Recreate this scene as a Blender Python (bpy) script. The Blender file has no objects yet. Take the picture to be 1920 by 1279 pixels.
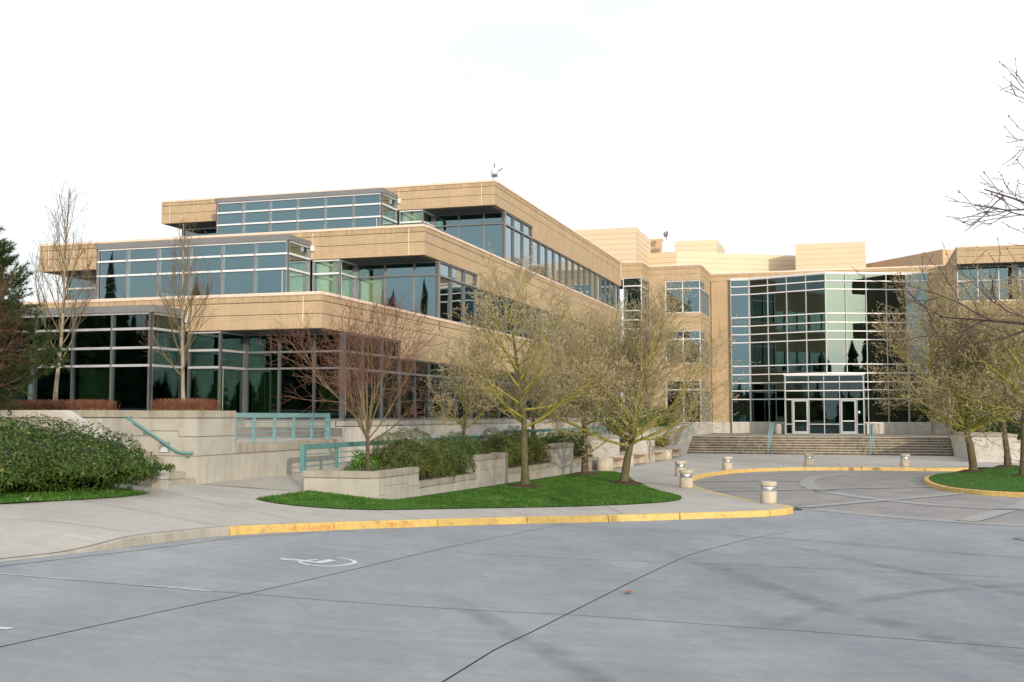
import bpy, bmesh, math, random
import numpy as np
from mathutils import Vector, Matrix
from mathutils.geometry import delaunay_2d_cdt

# ------------------------------------------------------------------ camera, sky, sun
sc = bpy.context.scene
cam_d = bpy.data.cameras.new("camera"); cam = bpy.data.objects.new("camera", cam_d)
sc.collection.objects.link(cam); sc.camera = cam
cam_d.sensor_width = 36.0; cam_d.lens = 2108.0/1920*36; cam_d.clip_end = 3000
cam.location = (0, 0, 2.3); cam.rotation_euler = (math.radians(90+3.8), 0, 0)

SUN_EL, SUN_AZ = math.radians(10.0), math.radians(161)     # azimuth clockwise from +Y
world = bpy.data.worlds.new("World"); sc.world = world; world.use_nodes = True
wn = world.node_tree.nodes; wl = world.node_tree.links
bg = wn["Background"]; bg.inputs[1].default_value = 0.1
sky = wn.new("ShaderNodeTexSky"); sky.sky_type = 'NISHITA'; sky.sun_disc = False
sky.sun_elevation = SUN_EL; sky.sun_rotation = SUN_AZ; sky.air_density = 1.0; sky.dust_density = 3.0
tc = wn.new("ShaderNodeTexCoord"); mp = wn.new("ShaderNodeMapping"); mp.inputs['Scale'].default_value = (1.2, 1.2, 4.0)
nz = wn.new("ShaderNodeTexNoise"); nz.inputs['Scale'].default_value = 2.2; nz.inputs['Detail'].default_value = 6
rp = wn.new("ShaderNodeMapRange"); rp.inputs[1].default_value = .3; rp.inputs[2].default_value = .7; rp.inputs[3].default_value = .66; rp.inputs[4].default_value = .9
mx = wn.new("ShaderNodeMix"); mx.data_type = 'RGBA'; mx.inputs[7].default_value = (13.3, 13.6, 14.0, 1)   # thin bright cloud sheet
wl.new(tc.outputs['Generated'], mp.inputs[0]); wl.new(mp.outputs[0], nz.inputs['Vector']); wl.new(nz.outputs[0], rp.inputs[0])
# thin cloud scatters light forward: a bright aureole round the sun
dt = wn.new("ShaderNodeVectorMath"); dt.operation = 'DOT_PRODUCT'
dt.inputs[1].default_value = (math.sin(SUN_AZ)*math.cos(SUN_EL), math.cos(SUN_AZ)*math.cos(SUN_EL), math.sin(SUN_EL))
mxx = wn.new("ShaderNodeMath"); mxx.operation = 'MAXIMUM'; mxx.inputs[1].default_value = 0
pw = wn.new("ShaderNodeMath"); pw.operation = 'POWER'; pw.inputs[1].default_value = 28
ma = wn.new("ShaderNodeMath"); ma.operation = 'MULTIPLY_ADD'; ma.inputs[1].default_value = 3.0; ma.inputs[2].default_value = 1.0
vs_ = wn.new("ShaderNodeVectorMath"); vs_.operation = 'SCALE'
wl.new(tc.outputs['Generated'], dt.inputs[0]); wl.new(dt.outputs['Value'], mxx.inputs[0]); wl.new(mxx.outputs[0], pw.inputs[0]); wl.new(pw.outputs[0], ma.inputs[0])
wl.new(rp.outputs[0], mx.inputs[0]); wl.new(sky.outputs[0], mx.inputs[6]); wl.new(mx.outputs[2], vs_.inputs[0]); wl.new(ma.outputs[0], vs_.inputs['Scale']); wl.new(vs_.outputs[0], bg.inputs[0])
sun_d = bpy.data.lights.new("sun", 'SUN'); sun_d.energy = 2.6; sun_d.angle = math.radians(0.6); sun_d.color = (1.0, .86, .68)
sun = bpy.data.objects.new("sun", sun_d); sc.collection.objects.link(sun)
to_sun = Vector((math.sin(SUN_AZ)*math.cos(SUN_EL), math.cos(SUN_AZ)*math.cos(SUN_EL), math.sin(SUN_EL)))
sun.rotation_euler = to_sun.to_track_quat('Z', 'Y').to_euler(); sun.location = (20, -60, 30)
sc.view_settings.view_transform = 'Standard'; sc.view_settings.look = 'None'
sc.view_settings.exposure = 0.0; sc.view_settings.gamma = 1.0
sc.cycles.max_bounces = 8; sc.cycles.transparent_max_bounces = 16; sc.cycles.use_denoising = True

C = sc.collection
BETA = math.radians(17.052)
RX, RY = (math.cos(BETA), -math.sin(BETA)), (math.sin(BETA), math.cos(BETA))
def W(p, q): return (p*RX[0]+q*RY[0], p*RX[1]+q*RY[1])          # building frame -> world
def sm(t): t = np.clip(t, 0, 1); return t*t*(3-2*t)
def H(X, Y):                                                    # pavement level
    X = np.asarray(X, float); Y = np.asarray(Y, float); u = np.maximum(0, 3-X)
    z = np.where(u < 11, .0115*np.minimum(u, 11)**1.8, .0115*11**1.8+.0564*np.maximum(u-11, 0))
    return z-.12*sm((Y-42)/28)
def Hs(x, y): return float(H(x, y))

# ------------------------------------------------------------------ materials
def nt(name):
    m = bpy.data.materials.new(name); m.use_nodes = True
    return m, m.node_tree.nodes, m.node_tree.links, m.node_tree.nodes["Principled BSDF"]
def ramp(n, stops):
    r = n.new("ShaderNodeValToRGB"); e = r.color_ramp.elements
    while len(e) < len(stops): e.new(.5)
    for i, (p, c) in enumerate(stops): e[i].position = p; e[i].color = (*c, 1)
    return r
def pm(name, c1, c2=None, scale=3.0, rough=.8, bump=0., bscale=40., stretch=(1, 1, 1), metal=0., spec=.3, rand=0., detail=6, c3=None, coords='Object', lo=.32, hi=.68, bdist=.02):
    m, n, l, b = nt(name); b.inputs['Roughness'].default_value = rough; b.inputs['Metallic'].default_value = metal
    b.inputs['Specular IOR Level'].default_value = spec
    tc = n.new("ShaderNodeTexCoord"); mp = n.new("ShaderNodeMapping"); mp.inputs['Scale'].default_value = stretch
    if coords == 'World': g = n.new("ShaderNodeNewGeometry"); l.new(g.outputs['Position'], mp.inputs[0])
    else: l.new(tc.outputs[coords], mp.inputs[0])
    if c2 is None: b.inputs['Base Color'].default_value = (*c1, 1); col = None
    else:
        t = n.new("ShaderNodeTexNoise"); t.inputs['Scale'].default_value = scale; t.inputs['Detail'].default_value = detail; t.inputs['Roughness'].default_value = .6
        l.new(mp.outputs[0], t.inputs['Vector'])
        r = ramp(n, [(lo, c1), (hi, c2)] if c3 is None else [(lo, c1), (.5, c3), (hi, c2)]); l.new(t.outputs[0], r.inputs[0]); col = r.outputs[0]
        if rand:
            oi = n.new("ShaderNodeObjectInfo"); mr = n.new("ShaderNodeMapRange"); mr.inputs[3].default_value = 1-rand; mr.inputs[4].default_value = 1+rand
            l.new(oi.outputs['Random'], mr.inputs[0]); mm = n.new("ShaderNodeMix"); mm.data_type = 'RGBA'; mm.blend_type = 'MULTIPLY'; mm.inputs[0].default_value = 1
            cb = n.new("ShaderNodeCombineColor"); [l.new(mr.outputs[0], cb.inputs[i]) for i in range(3)]
            l.new(col, mm.inputs[6]); l.new(cb.outputs[0], mm.inputs[7]); col = mm.outputs[2]
        l.new(col, b.inputs['Base Color'])
    if bump:
        t2 = n.new("ShaderNodeTexNoise"); t2.inputs['Scale'].default_value = bscale; t2.inputs['Detail'].default_value = 5
        l.new(mp.outputs[0], t2.inputs['Vector']); bp = n.new("ShaderNodeBump"); bp.inputs['Strength'].default_value = bump; bp.inputs['Distance'].default_value = bdist
        l.new(t2.outputs[0], bp.inputs['Height']); l.new(bp.outputs[0], b.inputs['Normal'])
    return m
def mul(n, l, a, b_, fac=1.0, mode='MULTIPLY'):
    mm = n.new("ShaderNodeMix"); mm.data_type = 'RGBA'; mm.blend_type = mode
    if isinstance(fac, float): mm.inputs[0].default_value = fac
    else: l.new(fac, mm.inputs[0])
    for s, i in ((a, 6), (b_, 7)):
        if isinstance(s, tuple): mm.inputs[i].default_value = (*s, 1)
        else: l.new(s, mm.inputs[i])
    return mm.outputs[2]
def brick_mat(name, ca, cb, soldier=False):
    m, n, l, b = nt(name); b.inputs['Roughness'].default_value = .85; b.inputs['Specular IOR Level'].default_value = .2
    g = n.new("ShaderNodeTexCoord"); sp = n.new("ShaderNodeSeparateXYZ"); l.new(g.outputs['Object'], sp.inputs[0])
    ad = n.new("ShaderNodeMath"); ad.operation = 'ADD'; l.new(sp.outputs[0], ad.inputs[0]); l.new(sp.outputs[1], ad.inputs[1])
    cx = n.new("ShaderNodeCombineXYZ")
    l.new(ad.outputs[0], cx.inputs[1 if soldier else 0]); l.new(sp.outputs[2], cx.inputs[0 if soldier else 1])
    bt = n.new("ShaderNodeTexBrick"); bt.inputs['Scale'].default_value = 1.0; bt.inputs['Brick Width'].default_value = .30; bt.inputs['Row Height'].default_value = .075 if not soldier else .1
    bt.inputs['Mortar Size'].default_value = .006; bt.inputs['Mortar Smooth'].default_value = .3
    bt.inputs['Color1'].default_value = (*ca, 1); bt.inputs['Color2'].default_value = (*cb, 1); bt.inputs['Mortar'].default_value = (*[v*.72 for v in ca], 1)
    l.new(cx.outputs[0], bt.inputs['Vector'])
    t = n.new("ShaderNodeTexNoise"); t.inputs['Scale'].default_value = .9; t.inputs['Detail'].default_value = 8; l.new(g.outputs['Object'], t.inputs['Vector'])
    r = ramp(n, [(.3, (.90, .90, .90)), (.7, (1.06, 1.05, 1.03))]); l.new(t.outputs[0], r.inputs[0])
    c = mul(n, l, bt.outputs[0], r.outputs[0])
    # streaks of weather running down from the top
    mp = n.new("ShaderNodeMapping"); mp.inputs['Scale'].default_value = (3.2, 3.2, .25); l.new(g.outputs['Object'], mp.inputs[0])
    t3 = n.new("ShaderNodeTexNoise"); t3.inputs['Scale'].default_value = 2.0; t3.inputs['Detail'].default_value = 5; l.new(mp.outputs[0], t3.inputs['Vector'])
    r3 = ramp(n, [(.34, (.82, .80, .76)), (.52, (1, 1, 1))]); l.new(t3.outputs[0], r3.inputs[0])
    c = mul(n, l, c, r3.outputs[0], .75 if soldier else .3)
    l.new(c, b.inputs['Base Color'])
    bp = n.new("ShaderNodeBump"); bp.inputs['Strength'].default_value = .35; bp.inputs['Distance'].default_value = .01; bp.invert = True
    l.new(bt.outputs[1], bp.inputs['Height']); l.new(bp.outputs[0], b.inputs['Normal'])
    return m
def concrete_mat(name, c, stain=.55, rust=False, dark=(.62, .60, .55)):
    m, n, l, b = nt(name); b.inputs['Roughness'].default_value = .9; b.inputs['Specular IOR Level'].default_value = .2
    g = n.new("ShaderNodeTexCoord")
    t = n.new("ShaderNodeTexNoise"); t.inputs['Scale'].default_value = 1.6; t.inputs['Detail'].default_value = 9; t.inputs['Roughness'].default_value = .65; l.new(g.outputs['Object'], t.inputs['Vector'])
    r = ramp(n, [(.3, tuple(v*.84 for v in c)), (.7, tuple(min(v*1.1, .9) for v in c))]); l.new(t.outputs[0], r.inputs[0])
    mp = n.new("ShaderNodeMapping"); mp.inputs['Scale'].default_value = (2.6, 2.6, .3); l.new(g.outputs['Object'], mp.inputs[0])
    t2 = n.new("ShaderNodeTexNoise"); t2.inputs['Scale'].default_value = 1.5; t2.inputs['Detail'].default_value = 6; l.new(mp.outputs[0], t2.inputs['Vector'])
    r2 = ramp(n, [(.36, dark), (.55, (1, 1, 1))]); l.new(t2.outputs[0], r2.inputs[0])
    c2 = mul(n, l, r.outputs[0], r2.outputs[0], stain)
    t4 = n.new("ShaderNodeTexNoise"); t4.inputs['Scale'].default_value = 60; t4.inputs['Detail'].default_value = 3; l.new(g.outputs['Object'], t4.inputs['Vector'])
    r4 = ramp(n, [(.35, (.9, .9, .9)), (.65, (1.06, 1.06, 1.06))]); l.new(t4.outputs[0], r4.inputs[0])
    c2 = mul(n, l, c2, r4.outputs[0]); l.new(c2, b.inputs['Base Color'])
    bp = n.new("ShaderNodeBump"); bp.inputs['Strength'].default_value = .25; bp.inputs['Distance'].default_value = .01; l.new(t4.outputs[0], bp.inputs['Height']); l.new(bp.outputs[0], b.inputs['Normal'])
    return m
def ground_mat(name, c, warm, blotch=.25, rand=.05, fleck=.08):
    m, n, l, b = nt(name); b.inputs['Roughness'].default_value = .82; b.inputs['Specular IOR Level'].default_value = .25
    g = n.new("ShaderNodeNewGeometry")
    mpa = n.new("ShaderNodeMapping"); mpa.inputs['Scale'].default_value = (1, .55, 1); mpa.inputs['Rotation'].default_value = (0, 0, .4); l.new(g.outputs['Position'], mpa.inputs[0])
    t = n.new("ShaderNodeTexNoise"); t.inputs['Scale'].default_value = .55; t.inputs['Detail'].default_value = 8; t.inputs['Roughness'].default_value = .62; l.new(mpa.outputs[0], t.inputs['Vector'])
    r = ramp(n, [(.3, tuple(v*(1-blotch) for v in c)), (.5, c), (.72, warm)]); l.new(t.outputs[0], r.inputs[0]); col = r.outputs[0]
    t2 = n.new("ShaderNodeTexNoise"); t2.inputs['Scale'].default_value = 5; t2.inputs['Detail'].default_value = 10; t2.inputs['Roughness'].default_value = .75; l.new(g.outputs['Position'], t2.inputs['Vector'])
    r2 = ramp(n, [(.3, (.88, .88, .89)), (.7, (1.1, 1.1, 1.09))]); l.new(t2.outputs[0], r2.inputs[0]); col = mul(n, l, col, r2.outputs[0])
    t3 = n.new("ShaderNodeTexNoise"); t3.inputs['Scale'].default_value = 160; t3.inputs['Detail'].default_value = 2; l.new(g.outputs['Position'], t3.inputs['Vector'])
    r3 = ramp(n, [(.35, (1-fleck*1.5,)*3), (.65, (1+fleck,)*3)]); l.new(t3.outputs[0], r3.inputs[0]); col = mul(n, l, col, r3.outputs[0])
    # broom marks and scuffs
    mp = n.new("ShaderNodeMapping"); mp.inputs['Scale'].default_value = (.45, 3.2, 1); mp.inputs['Rotation'].default_value = (0, 0, -.12); l.new(g.outputs['Position'], mp.inputs[0])
    t5 = n.new("ShaderNodeTexNoise"); t5.inputs['Scale'].default_value = 1.1; t5.inputs['Detail'].default_value = 5; l.new(mp.outputs[0], t5.inputs['Vector'])
    r5 = ramp(n, [(.30, (.95, .95, .96)), (.58, (1, 1, 1)), (.80, (1.14, 1.135, 1.12))]); l.new(t5.outputs[0], r5.inputs[0]); col = mul(n, l, col, r5.outputs[0])
    oi = n.new("ShaderNodeObjectInfo"); mr = n.new("ShaderNodeMapRange"); mr.inputs[3].default_value = 1-rand; mr.inputs[4].default_value = 1+rand; l.new(oi.outputs['Random'], mr.inputs[0])
    cb = n.new("ShaderNodeCombineColor"); [l.new(mr.outputs[0], cb.inputs[i]) for i in range(3)]; col = mul(n, l, col, cb.outputs[0])
    l.new(col, b.inputs['Base Color'])
    bp = n.new("ShaderNodeBump"); bp.inputs['Strength'].default_value = .3; bp.inputs['Distance'].default_value = .006; l.new(t3.outputs[0], bp.inputs['Height']); l.new(bp.outputs[0], b.inputs['Normal'])
    return m
def cobble_mat(name):
    m, n, l, b = nt(name); b.inputs['Roughness'].default_value = .85; b.inputs['Specular IOR Level'].default_value = .2
    g = n.new("ShaderNodeNewGeometry"); mp = n.new("ShaderNodeMapping"); mp.inputs['Rotation'].default_value = (0, 0, .5); l.new(g.outputs['Position'], mp.inputs[0])
    bt = n.new("ShaderNodeTexBrick"); bt.inputs['Scale'].default_value = 1; bt.inputs['Brick Width'].default_value = .22; bt.inputs['Row Height'].default_value = .14; bt.inputs['Mortar Size'].default_value = .012
    bt.inputs['Color1'].default_value = (.275, .27, .268, 1); bt.inputs['Color2'].default_value = (.335, .328, .325, 1); bt.inputs['Mortar'].default_value = (.22, .215, .21, 1); l.new(mp.outputs[0], bt.inputs['Vector'])
    t = n.new("ShaderNodeTexNoise"); t.inputs['Scale'].default_value = .8; t.inputs['Detail'].default_value = 8; l.new(g.outputs['Position'], t.inputs['Vector'])
    r = ramp(n, [(.3, (.82, .83, .86)), (.7, (1.12, 1.08, 1.04))]); l.new(t.outputs[0], r.inputs[0]); l.new(mul(n, l, bt.outputs[0], r.outputs[0]), b.inputs['Base Color'])
    bp = n.new("ShaderNodeBump"); bp.inputs['Strength'].default_value = .5; bp.inputs['Distance'].default_value = .012; bp.invert = True; l.new(bt.outputs[1], bp.inputs['Height']); l.new(bp.outputs[0], b.inputs['Normal'])
    return m
def paint_mat(name, c, worn, amt=.5, scale=9):
    m, n, l, b = nt(name); b.inputs['Roughness'].default_value = .6
    g = n.new("ShaderNodeNewGeometry"); t = n.new("ShaderNodeTexNoise"); t.inputs['Scale'].default_value = scale; t.inputs['Detail'].default_value = 8; t.inputs['Roughness'].default_value = .7; l.new(g.outputs['Position'], t.inputs['Vector'])
    r = ramp(n, [(amt-.1, worn), (amt, tuple(v*.85 for v in c)), (amt+.12, c)]); l.new(t.outputs[0], r.inputs[0]); l.new(r.outputs[0], b.inputs['Base Color'])
    return m
def glass_mat(name, refl=.34, tint=(.40, .74, .86), trans=(.30, .46, .40), wob=.007, graz=2.2):
    m, n, l, b = nt(name); n.remove(b); out = n["Material Output"]
    gl = n.new("ShaderNodeBsdfGlossy"); gl.inputs['Roughness'].default_value = .015; gl.inputs['Color'].default_value = (*tint, 1)
    tr = n.new("ShaderNodeBsdfTransparent"); tr.inputs['Color'].default_value = (*trans, 1)
    lw_ = n.new("ShaderNodeLayerWeight"); lw_.inputs['Blend'].default_value = .5
    pw = n.new("ShaderNodeMath"); pw.operation = 'POWER'; pw.inputs[1].default_value = graz; l.new(lw_.outputs['Facing'], pw.inputs[0])
    mr = n.new("ShaderNodeMapRange"); mr.inputs[3].default_value = refl; mr.inputs[4].default_value = 1; l.new(pw.outputs[0], mr.inputs[0])
    l.new(mul(n, l, tint, (.92, .97, 1.0), pw.outputs[0], 'MIX'), gl.inputs['Color'])
    ms = n.new("ShaderNodeMixShader"); l.new(mr.outputs[0], ms.inputs[0]); l.new(tr.outputs[0], ms.inputs[1]); l.new(gl.outputs[0], ms.inputs[2]); l.new(ms.outputs[0], out.inputs[0])
    g = n.new("ShaderNodeNewGeometry"); t = n.new("ShaderNodeTexNoise"); t.inputs['Scale'].default_value = .8; t.inputs['Detail'].default_value = 1; l.new(g.outputs['Position'], t.inputs['Vector'])
    bp = n.new("ShaderNodeBump"); bp.inputs['Strength'].default_value = wob; bp.inputs['Distance'].default_value = .3; l.new(t.outputs[0], bp.inputs['Height'])
    l.new(bp.outputs[0], gl.inputs['Normal'])
    return m
def bark_mat(name, c, moss, amt=.5):
    return pm(name, c, moss, scale=11, rough=.95, bump=1., bscale=26, stretch=(1, 1, .35), spec=.1, lo=amt-.14, hi=amt+.14, coords='World')
def leaf_mat(name, c1, c2, c3=None, scale=3., rough=.6, spec=.22):
    m = pm(name, c1, c2, scale=scale, rough=rough, spec=spec, c3=c3, coords='World', lo=.35, hi=.65, detail=9)
    return m

MT = dict(
    brick=brick_mat('tan_brick', (.50, .38, .25), (.47, .355, .23)), soldier=brick_mat('tan_brick_soldier_course', (.50, .38, .25), (.42, .31, .19), True),
    groove=pm('brick_groove', (.20, .135, .08), (.16, .11, .065), 6), coping=pm('pale_coping', (.74, .60, .49), (.68, .55, .46), 2, rough=.5),
    cream=pm('cream_metal_panel', (.68, .54, .385), (.64, .51, .36), .7, rough=.45), orange=pm('orange_tan_panel', (.52, .37, .235), (.48, .34, .21), 1, rough=.6),
    creamgap=pm('panel_joint', (.45, .36, .26)),
    dark_al=pm('dark_aluminium', (.13, .135, .145), (.10, .105, .115), 4, rough=.35, metal=.2), fascia=pm('grey_fascia', (.20, .205, .215), (.17, .175, .185), 3, rough=.45), mid_al=pm('light_grey_aluminium', (.42, .43, .45), (.37, .38, .40), 4, rough=.35), white_al=pm('white_aluminium', (.74, .75, .77), (.68, .69, .71), 4, rough=.35), grey_al=pm('grey_aluminium', (.24, .245, .26), (.20, .205, .22), 4, rough=.35, metal=.2),
    glass=glass_mat('teal_reflective_glass', .34, (.37, .53, .59), (.38, .54, .50)), glass_dark=glass_mat('dark_tinted_glass', .10, (.55, .8, .85), (.34, .42, .36), graz=4.5), glass_clear=glass_mat('clear_entrance_glass', .075, (.72, .95, 1.0), (.24, .40, .34)), glass_pale=glass_mat('pale_green_glass', .12, (.5, .7, .75), (.78, .82, .75)),
    soffit=pm('soffit_grey', (.11, .115, .12), (.09, .095, .1), 3), caulk=pm('caulk', (.78, .64, .50)),
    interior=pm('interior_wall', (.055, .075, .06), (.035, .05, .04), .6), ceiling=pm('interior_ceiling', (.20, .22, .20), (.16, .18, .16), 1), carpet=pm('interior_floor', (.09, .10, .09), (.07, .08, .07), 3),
    blind=pm('green_blind', (.36, .50, .30), (.30, .43, .26), 1.2, stretch=(1, 1, .2)), blind_pale=pm('pale_green_blind', (.70, .76, .62), (.62, .68, .55), 1.5, stretch=(1, 1, .3)),
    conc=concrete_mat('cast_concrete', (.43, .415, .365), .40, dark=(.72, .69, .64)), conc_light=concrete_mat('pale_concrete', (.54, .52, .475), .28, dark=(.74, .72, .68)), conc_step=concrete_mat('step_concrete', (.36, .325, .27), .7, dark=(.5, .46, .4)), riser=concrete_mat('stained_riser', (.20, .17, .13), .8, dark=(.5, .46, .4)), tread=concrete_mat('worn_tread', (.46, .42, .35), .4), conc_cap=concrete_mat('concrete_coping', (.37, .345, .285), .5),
    groove_c=pm('concrete_joint', (.22, .21, .19)),
    road=ground_mat('road_concrete', (.268, .287, .308), (.335, .347, .358), .12), walk=ground_mat('pavement_concrete', (.43, .41, .37), (.475, .445, .395), .14, .03), joint=pm('joint_filler', (.10, .10, .085), (.17, .165, .13), 3, coords='World'),
    apron=ground_mat('apron_concrete', (.47, .43, .38), (.49, .45, .40), .12, .03), band=ground_mat('band_concrete', (.345, .34, .335), (.375, .365, .355), .10, .02), cobble=cobble_mat('cobble_paving'),
    kerb=concrete_mat('kerb_concrete', (.40, .375, .33), .4), yellow=paint_mat('worn_yellow_paint', (.64, .44, .135), (.33, .27, .15), .42, 6), red=paint_mat('faded_red_paint', (.62, .16, .06), (.74, .46, .12), .50, 26), white_paint=paint_mat('worn_white_paint', (.66, .67, .68), (.36, .37, .38), .46, 14),
    teal=pm('teal_paint', (.11, .265, .265), (.095, .23, .235), 2, rough=.4), teal_light=pm('sunlit_teal_paint', (.20, .36, .375), (.175, .325, .34), 2, rough=.45),  # teal_light has the sunlit look of the teal put into its colour
    steel=pm('bollard_steel', (.72, .73, .74), (.62, .63, .64), 5, rough=.28, metal=.9), boll=concrete_mat('bollard_concrete', (.53, .47, .38), .5), iron=pm('cast_iron', (.12, .12, .125), (.09, .09, .09), 9, rough=.6),
    wood=pm('bench_wood', (.30, .17, .12), (.24, .13, .09), 6, stretch=(1, 6, 6)), metal_box=pm('light_box_grey', (.22, .23, .24)), lens=pm('light_lens', (.55, .58, .6), rough=.2), blue=pm('blue_label', (.08, .17, .5)),
    soil=pm('mulch', (.085, .048, .03), (.055, .032, .02), 14, rough=1, bump=.8, bscale=40), grass_base=pm('lawn_ground', (.030, .10, .014), (.045, .135, .018), 2.2, rough=1, bump=.6, bscale=90, coords='World'),
    grass=leaf_mat('lawn_blades', (.032, .10, .012), (.10, .185, .03), (.05, .14, .018), 2.2, .6, .2),
    bark_moss=bark_mat('mossy_bark', (.15, .13, .085), (.085, .08, .03), .5), bark_low=bark_mat('grey_brown_bark', (.15, .12, .09), (.08, .062, .04), .5), bark_white=bark_mat('pale_bark', (.20, .17, .11), (.36, .335, .28), .48),
    limb_moss=bark_mat('mossy_limbs', (.32, .305, .05), (.19, .17, .055), .5), twig_tan=pm('tan_twigs', (.31, .25, .15), (.25, .23, .085), 1.2, rough=.9, coords='World'), bud=pm('pale_buds', (.52, .43, .29), (.40, .33, .20), 2., rough=.9, coords='World'),
    twig_red=pm('reddish_twigs', (.17, .075, .058), (.20, .115, .075), 1.5, rough=.85, coords='World'), limb_red=bark_mat('brown_limbs', (.17, .12, .085), (.20, .17, .085), .5), twig_dark=pm('dark_twigs', (.075, .045, .05), (.11, .07, .06), 1.5, rough=.9, coords='World'),
    twig_up=pm('upright_twigs', (.17, .125, .085), (.14, .09, .065), 1.5, rough=.9, coords='World'), limb_up=bark_mat('upright_limbs', (.19, .165, .09), (.15, .12, .065), .5),
    rhodo=leaf_mat('rhododendron_leaves', (.018, .045, .008), (.10, .125, .02), (.038, .082, .013), 9.), rhodo2=leaf_mat('rhododendron_tips', (.13, .09, .025), (.30, .30, .12), (.19, .19, .06), 9.),
    shrub=leaf_mat('olive_shrub_leaves', (.04, .064, .014), (.15, .155, .036), (.085, .105, .024), 7.), shrub_dk=leaf_mat('dark_shrub_leaves', (.028, .056, .014), (.10, .13, .032), (.055, .088, .02), 7.), bright=leaf_mat('bright_shrub_leaves', (.05, .12, .012), (.12, .22, .02), (.08, .17, .015), 5.), juniper=leaf_mat('grey_green_groundcover', (.06, .10, .045), (.14, .19, .09), (.095, .14, .065), 5.),
    barberry=leaf_mat('brown_red_hedge_twigs', (.15, .06, .035), (.25, .12, .07), (.20, .085, .05), 5., .8), hedgegreen=leaf_mat('yellow_green_low_leaves', (.12, .15, .02), (.24, .25, .05), None, 6.),
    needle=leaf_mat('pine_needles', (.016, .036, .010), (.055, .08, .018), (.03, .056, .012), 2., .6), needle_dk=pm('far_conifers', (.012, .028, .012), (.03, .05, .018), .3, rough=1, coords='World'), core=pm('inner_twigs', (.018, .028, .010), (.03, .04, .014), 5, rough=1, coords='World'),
    leafbrown=pm('dead_leaf', (.42, .17, .07), (.30, .11, .05), 20), paper=pm('white_paper', (.8, .8, .8)), plastic=pm('equipment_white', (.72, .73, .74), (.6, .62, .64), 6, rough=.4), terra=pm('bin_concrete', (.40, .36, .31), (.33, .30, .26), 12, rough=.95, bump=.6, bscale=60),
)

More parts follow.
